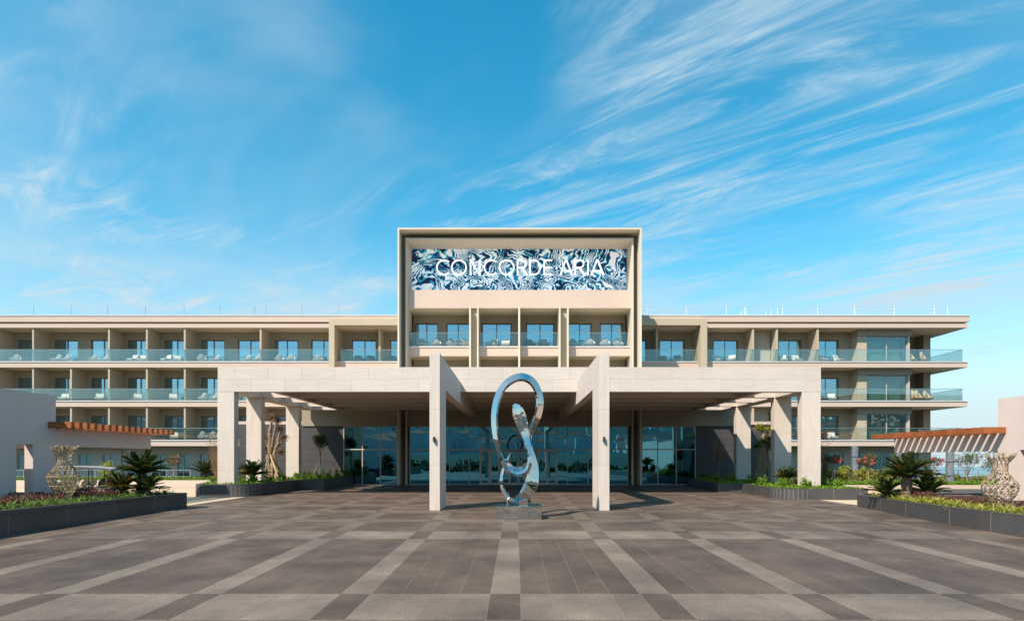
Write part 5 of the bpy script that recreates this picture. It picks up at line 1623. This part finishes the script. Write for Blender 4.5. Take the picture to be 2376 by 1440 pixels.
# ================================================================== ROOF POSTS, CABLES, COLUMNS, RAILS, CART
def rpost(px, top, i, n, side, m='steel_post', tilt=0):
    Yp = YS + .7
    h = zz(top, Yp) - 14.23
    o = obj('roof_post', MB().tube([(xx(px, Yp), Yp, 14.22), (xx(px, Yp) + tilt, Yp, 14.23 + h)], .022, 6), m)
    tag(o, 'thin %s post on the %s wing roof, %s from the left' % ('grey' if m == 'steel_post' else 'white', side, ORD[i]), 'post', 'roof posts of the %s wing' % side)
Lp = [78, 165, 249, 337, 427, 510, 591, 617, 701, 787, 876]
for i, p in enumerate(Lp): rpost(p, 709, i, len(Lp), 'left', tilt=rng.uniform(-.06, .03))
Rp = [(1501, 710), (1593, 710), (1685, 710), (1719, 721), (1727, 710), (1731, 712), (1777, 722), (1789, 720), (1804, 712), (1816, 709), (1897.7, 709), (1983, 709), (2075, 709), (2168, 709), (2199, 709)]
for i, (p, t2) in enumerate(Rp): rpost(p, t2, i, len(Rp), 'right', 'white_paint', rng.uniform(-.03, .03))
Yp = YS + .7
for zt, nm in ((712, 'upper'), (721, 'lower')):
    P_ = []
    for p in (1489, 1501, 1593, 1685, 1727, 1816, 1897.7, 1983, 2075, 2168, 2199):
        if P_:
            pm = (P_[-1][0] + xx(p, Yp)) / 2
            P_.append((pm, Yp - .03, zz(zt, Yp) - .05))
        P_.append((xx(p, Yp), Yp - .03, zz(zt, Yp)))
    tag(obj('roof_cable', MB().tube(P_, .008, 4), 'steel_post'), 'thin %s cable strung between the roof posts of the right wing' % nm, 'cable', 'roof cables')
def wrapped_column(px, Yc, z0, z1, w, label):
    o = thing('wrapped_column', label, 'column', (xx(px, Yc), Yc, z0), 0, 'columns wrapped in grey sheet')
    vv = []; K = 20; J = 14; r_ = random.Random(int(px))
    for j in range(J + 1):
        for k in range(K):
            a = 2 * math.pi * k / K; c, s = math.cos(a), math.sin(a)
            e = (abs(c) ** 4 + abs(s) ** 4) ** -.25
            rr = w / 2 * e * (1 + .05 * math.sin(j * 1.7 + k * .9) + r_.uniform(-.03, .03))
            vv.append((rr * c, rr * s, (z1 - z0) * j / J))
    ff = [(j * K + k, j * K + (k + 1) % K, (j + 1) * K + (k + 1) % K, (j + 1) * K + k) for j in range(J) for k in range(K)]
    obj('sheet_wrap', MB().add(vv, ff), 'tarp', o, smooth=True, local=True)
    for zt in (.3, .7):
        obj('tie', MB().box(-w * .53, w * .53, -w * .53, w * .53, (z1 - z0) * zt, (z1 - z0) * zt + .03), 'charcoal', o, local=True)
wrapped_column(1983.5, 50.8, -.1, FL[2] - .52, .46, 'grey-wrapped column under the right wing, between the two flowering oleanders')
wrapped_column(2085, 50.8, -.1, FL[2] - .52, .44, 'grey-wrapped column behind the tall olive-green bush')
wrapped_column(2204, 33.0, .4, 2.3, .33, 'grey-wrapped post standing before the sea')
def railing(name, label, x0, x1, Yr, z0, h, n, m='steel_post'):
    o = thing(name, label, 'railing', (x0, Yr, z0))
    for i in range(n + 1):
        x = x0 + (x1 - x0) * i / n
        obj('post', MB().box(x - .025, x + .025, Yr - .025, Yr + .025, z0, z0 + h), m, o)
    for zt in (.55, 1.0):
        obj('rail', MB().box(x0, x1, Yr - .032, Yr - .0255, z0 + h * zt - .04, z0 + h * zt), m, o)
railing('railing', 'plain metal railing at the plateau edge before the sea', 38, 66, 60, -.1, .85, 14)
railing('railing', 'slim handrail before the left wing ground floor', -45, -26, 48.2, -.1, 1.1, 10)

# golf cart
gc = thing('golf_cart', 'cream-seated golf cart with white roof parked under the left pergola', 'golf cart', (-19.75, 27.3, -.02))
def cb(nm, m, mb): return obj(nm, mb, m, gc, local=True)
cb('body', 'cart_body', rounded(-1.55, 1.55, -.55, .55, .32, .50, .12))
cb('front_cowl', 'cart_body', MB().xzprism([(-1.72, .30), (-1.22, .30), (-1.22, .82), (-1.36, .86), (-1.62, .60)], -.52, .52))
cb('rear_panel', 'cart_body', rounded(.98, 1.58, -.54, .54, .50, .66, .1))
rf = MB(); n = 14; vv = []
for i in range(n + 1):
    x = -1.75 + 3.5 * i / n; zt = 1.60 - .0035 * (i - n / 2) ** 2 * .6
    vv += [(x, -.62, zt - .02), (x, -.3, zt + .03), (x, .3, zt + .03), (x, .62, zt - .02), (x, .62, zt - .09), (x, -.62, zt - .09)]
ff = [(i * 6 + k, (i + 1) * 6 + k, (i + 1) * 6 + (k + 1) % 6, i * 6 + (k + 1) % 6) for i in range(n) for k in range(6)] + [tuple(range(6)), tuple(range(n * 6, n * 6 + 6))[::-1]]
cb('roof', 'white_paint', rf.add(vv, ff))
for s in (-.5, .5):
    cb('roof_post', 'black', MB().tube([(-1.24, s, .8), (-.92, s, 1.53)], .022, 6))
    cb('roof_post', 'black', MB().tube([(.22, s, .5), (.22, s, 1.54)], .022, 6))
    cb('roof_post', 'black', MB().tube([(.78, s, .5), (.78, s, 1.54)], .022, 6))
    cb('arm_rail', 'black', MB().tube([(-.95, s, .55), (-.85, s, .74), (-.45, s, .76), (-.35, s, .55)], .016, 5))
    cb('arm_rail', 'black', MB().tube([(.0, s, .55), (.08, s, .74), (.42, s, .76), (.5, s, .55)], .016, 5))
for x in (-.55, .35, 1.1):
    cb('seat', 'cart_seat', rounded(x - .42, x + .05, -.5, .5, .50, .66, .06))
    for s in (-.25, .25):
        mbs = MB()
        def sb(i, j, x=x, s=s):
            a = i * 2 * math.pi; r = math.sin(j * math.pi) ** .5
            return (x + .10 - .06 * math.cos(j * math.pi) + .05 * r * math.sin(a), s + .24 * r * math.cos(a), .86 + .20 * r * math.sin(a))
        cb('seat_back', 'cart_seat' if x < 1 else 'black', surf(sb, 16, 8, mbs))
for x in (-1.2, 1.1):
    for s in (-.52, .52):
        wh = cb('wheel', 'black', MB())
        me = mesh_of(MB().tube([(x, s - .09, .23), (x, s + .09, .23)], .23, 18), 'wheel', True); me.materials.append(MATS['black']); wh.data = me
        rim = obj('rim', MB().tube([(x, s - .095, .23), (x, s + .095, .23)], .12, 14), 'white_paint', wh, local=True)
cb('steering_wheel', 'black', MB().tube([(-.98 + .05 * math.sin(k * math.pi / 8), -.22 + .17 * math.cos(k * math.pi / 8), .95 + .13 * math.sin(k * math.pi / 8)) for k in range(17)], .014, 5))

hm = leaf_mb(HEDGE_PTS, .5, .16, 3, .3)
tag(obj('garden_hedge', hm, 'leaf_cycad'), 'dark hedge across the street behind the plaza, mirrored in the glass', 'hedge', kind='stuff')
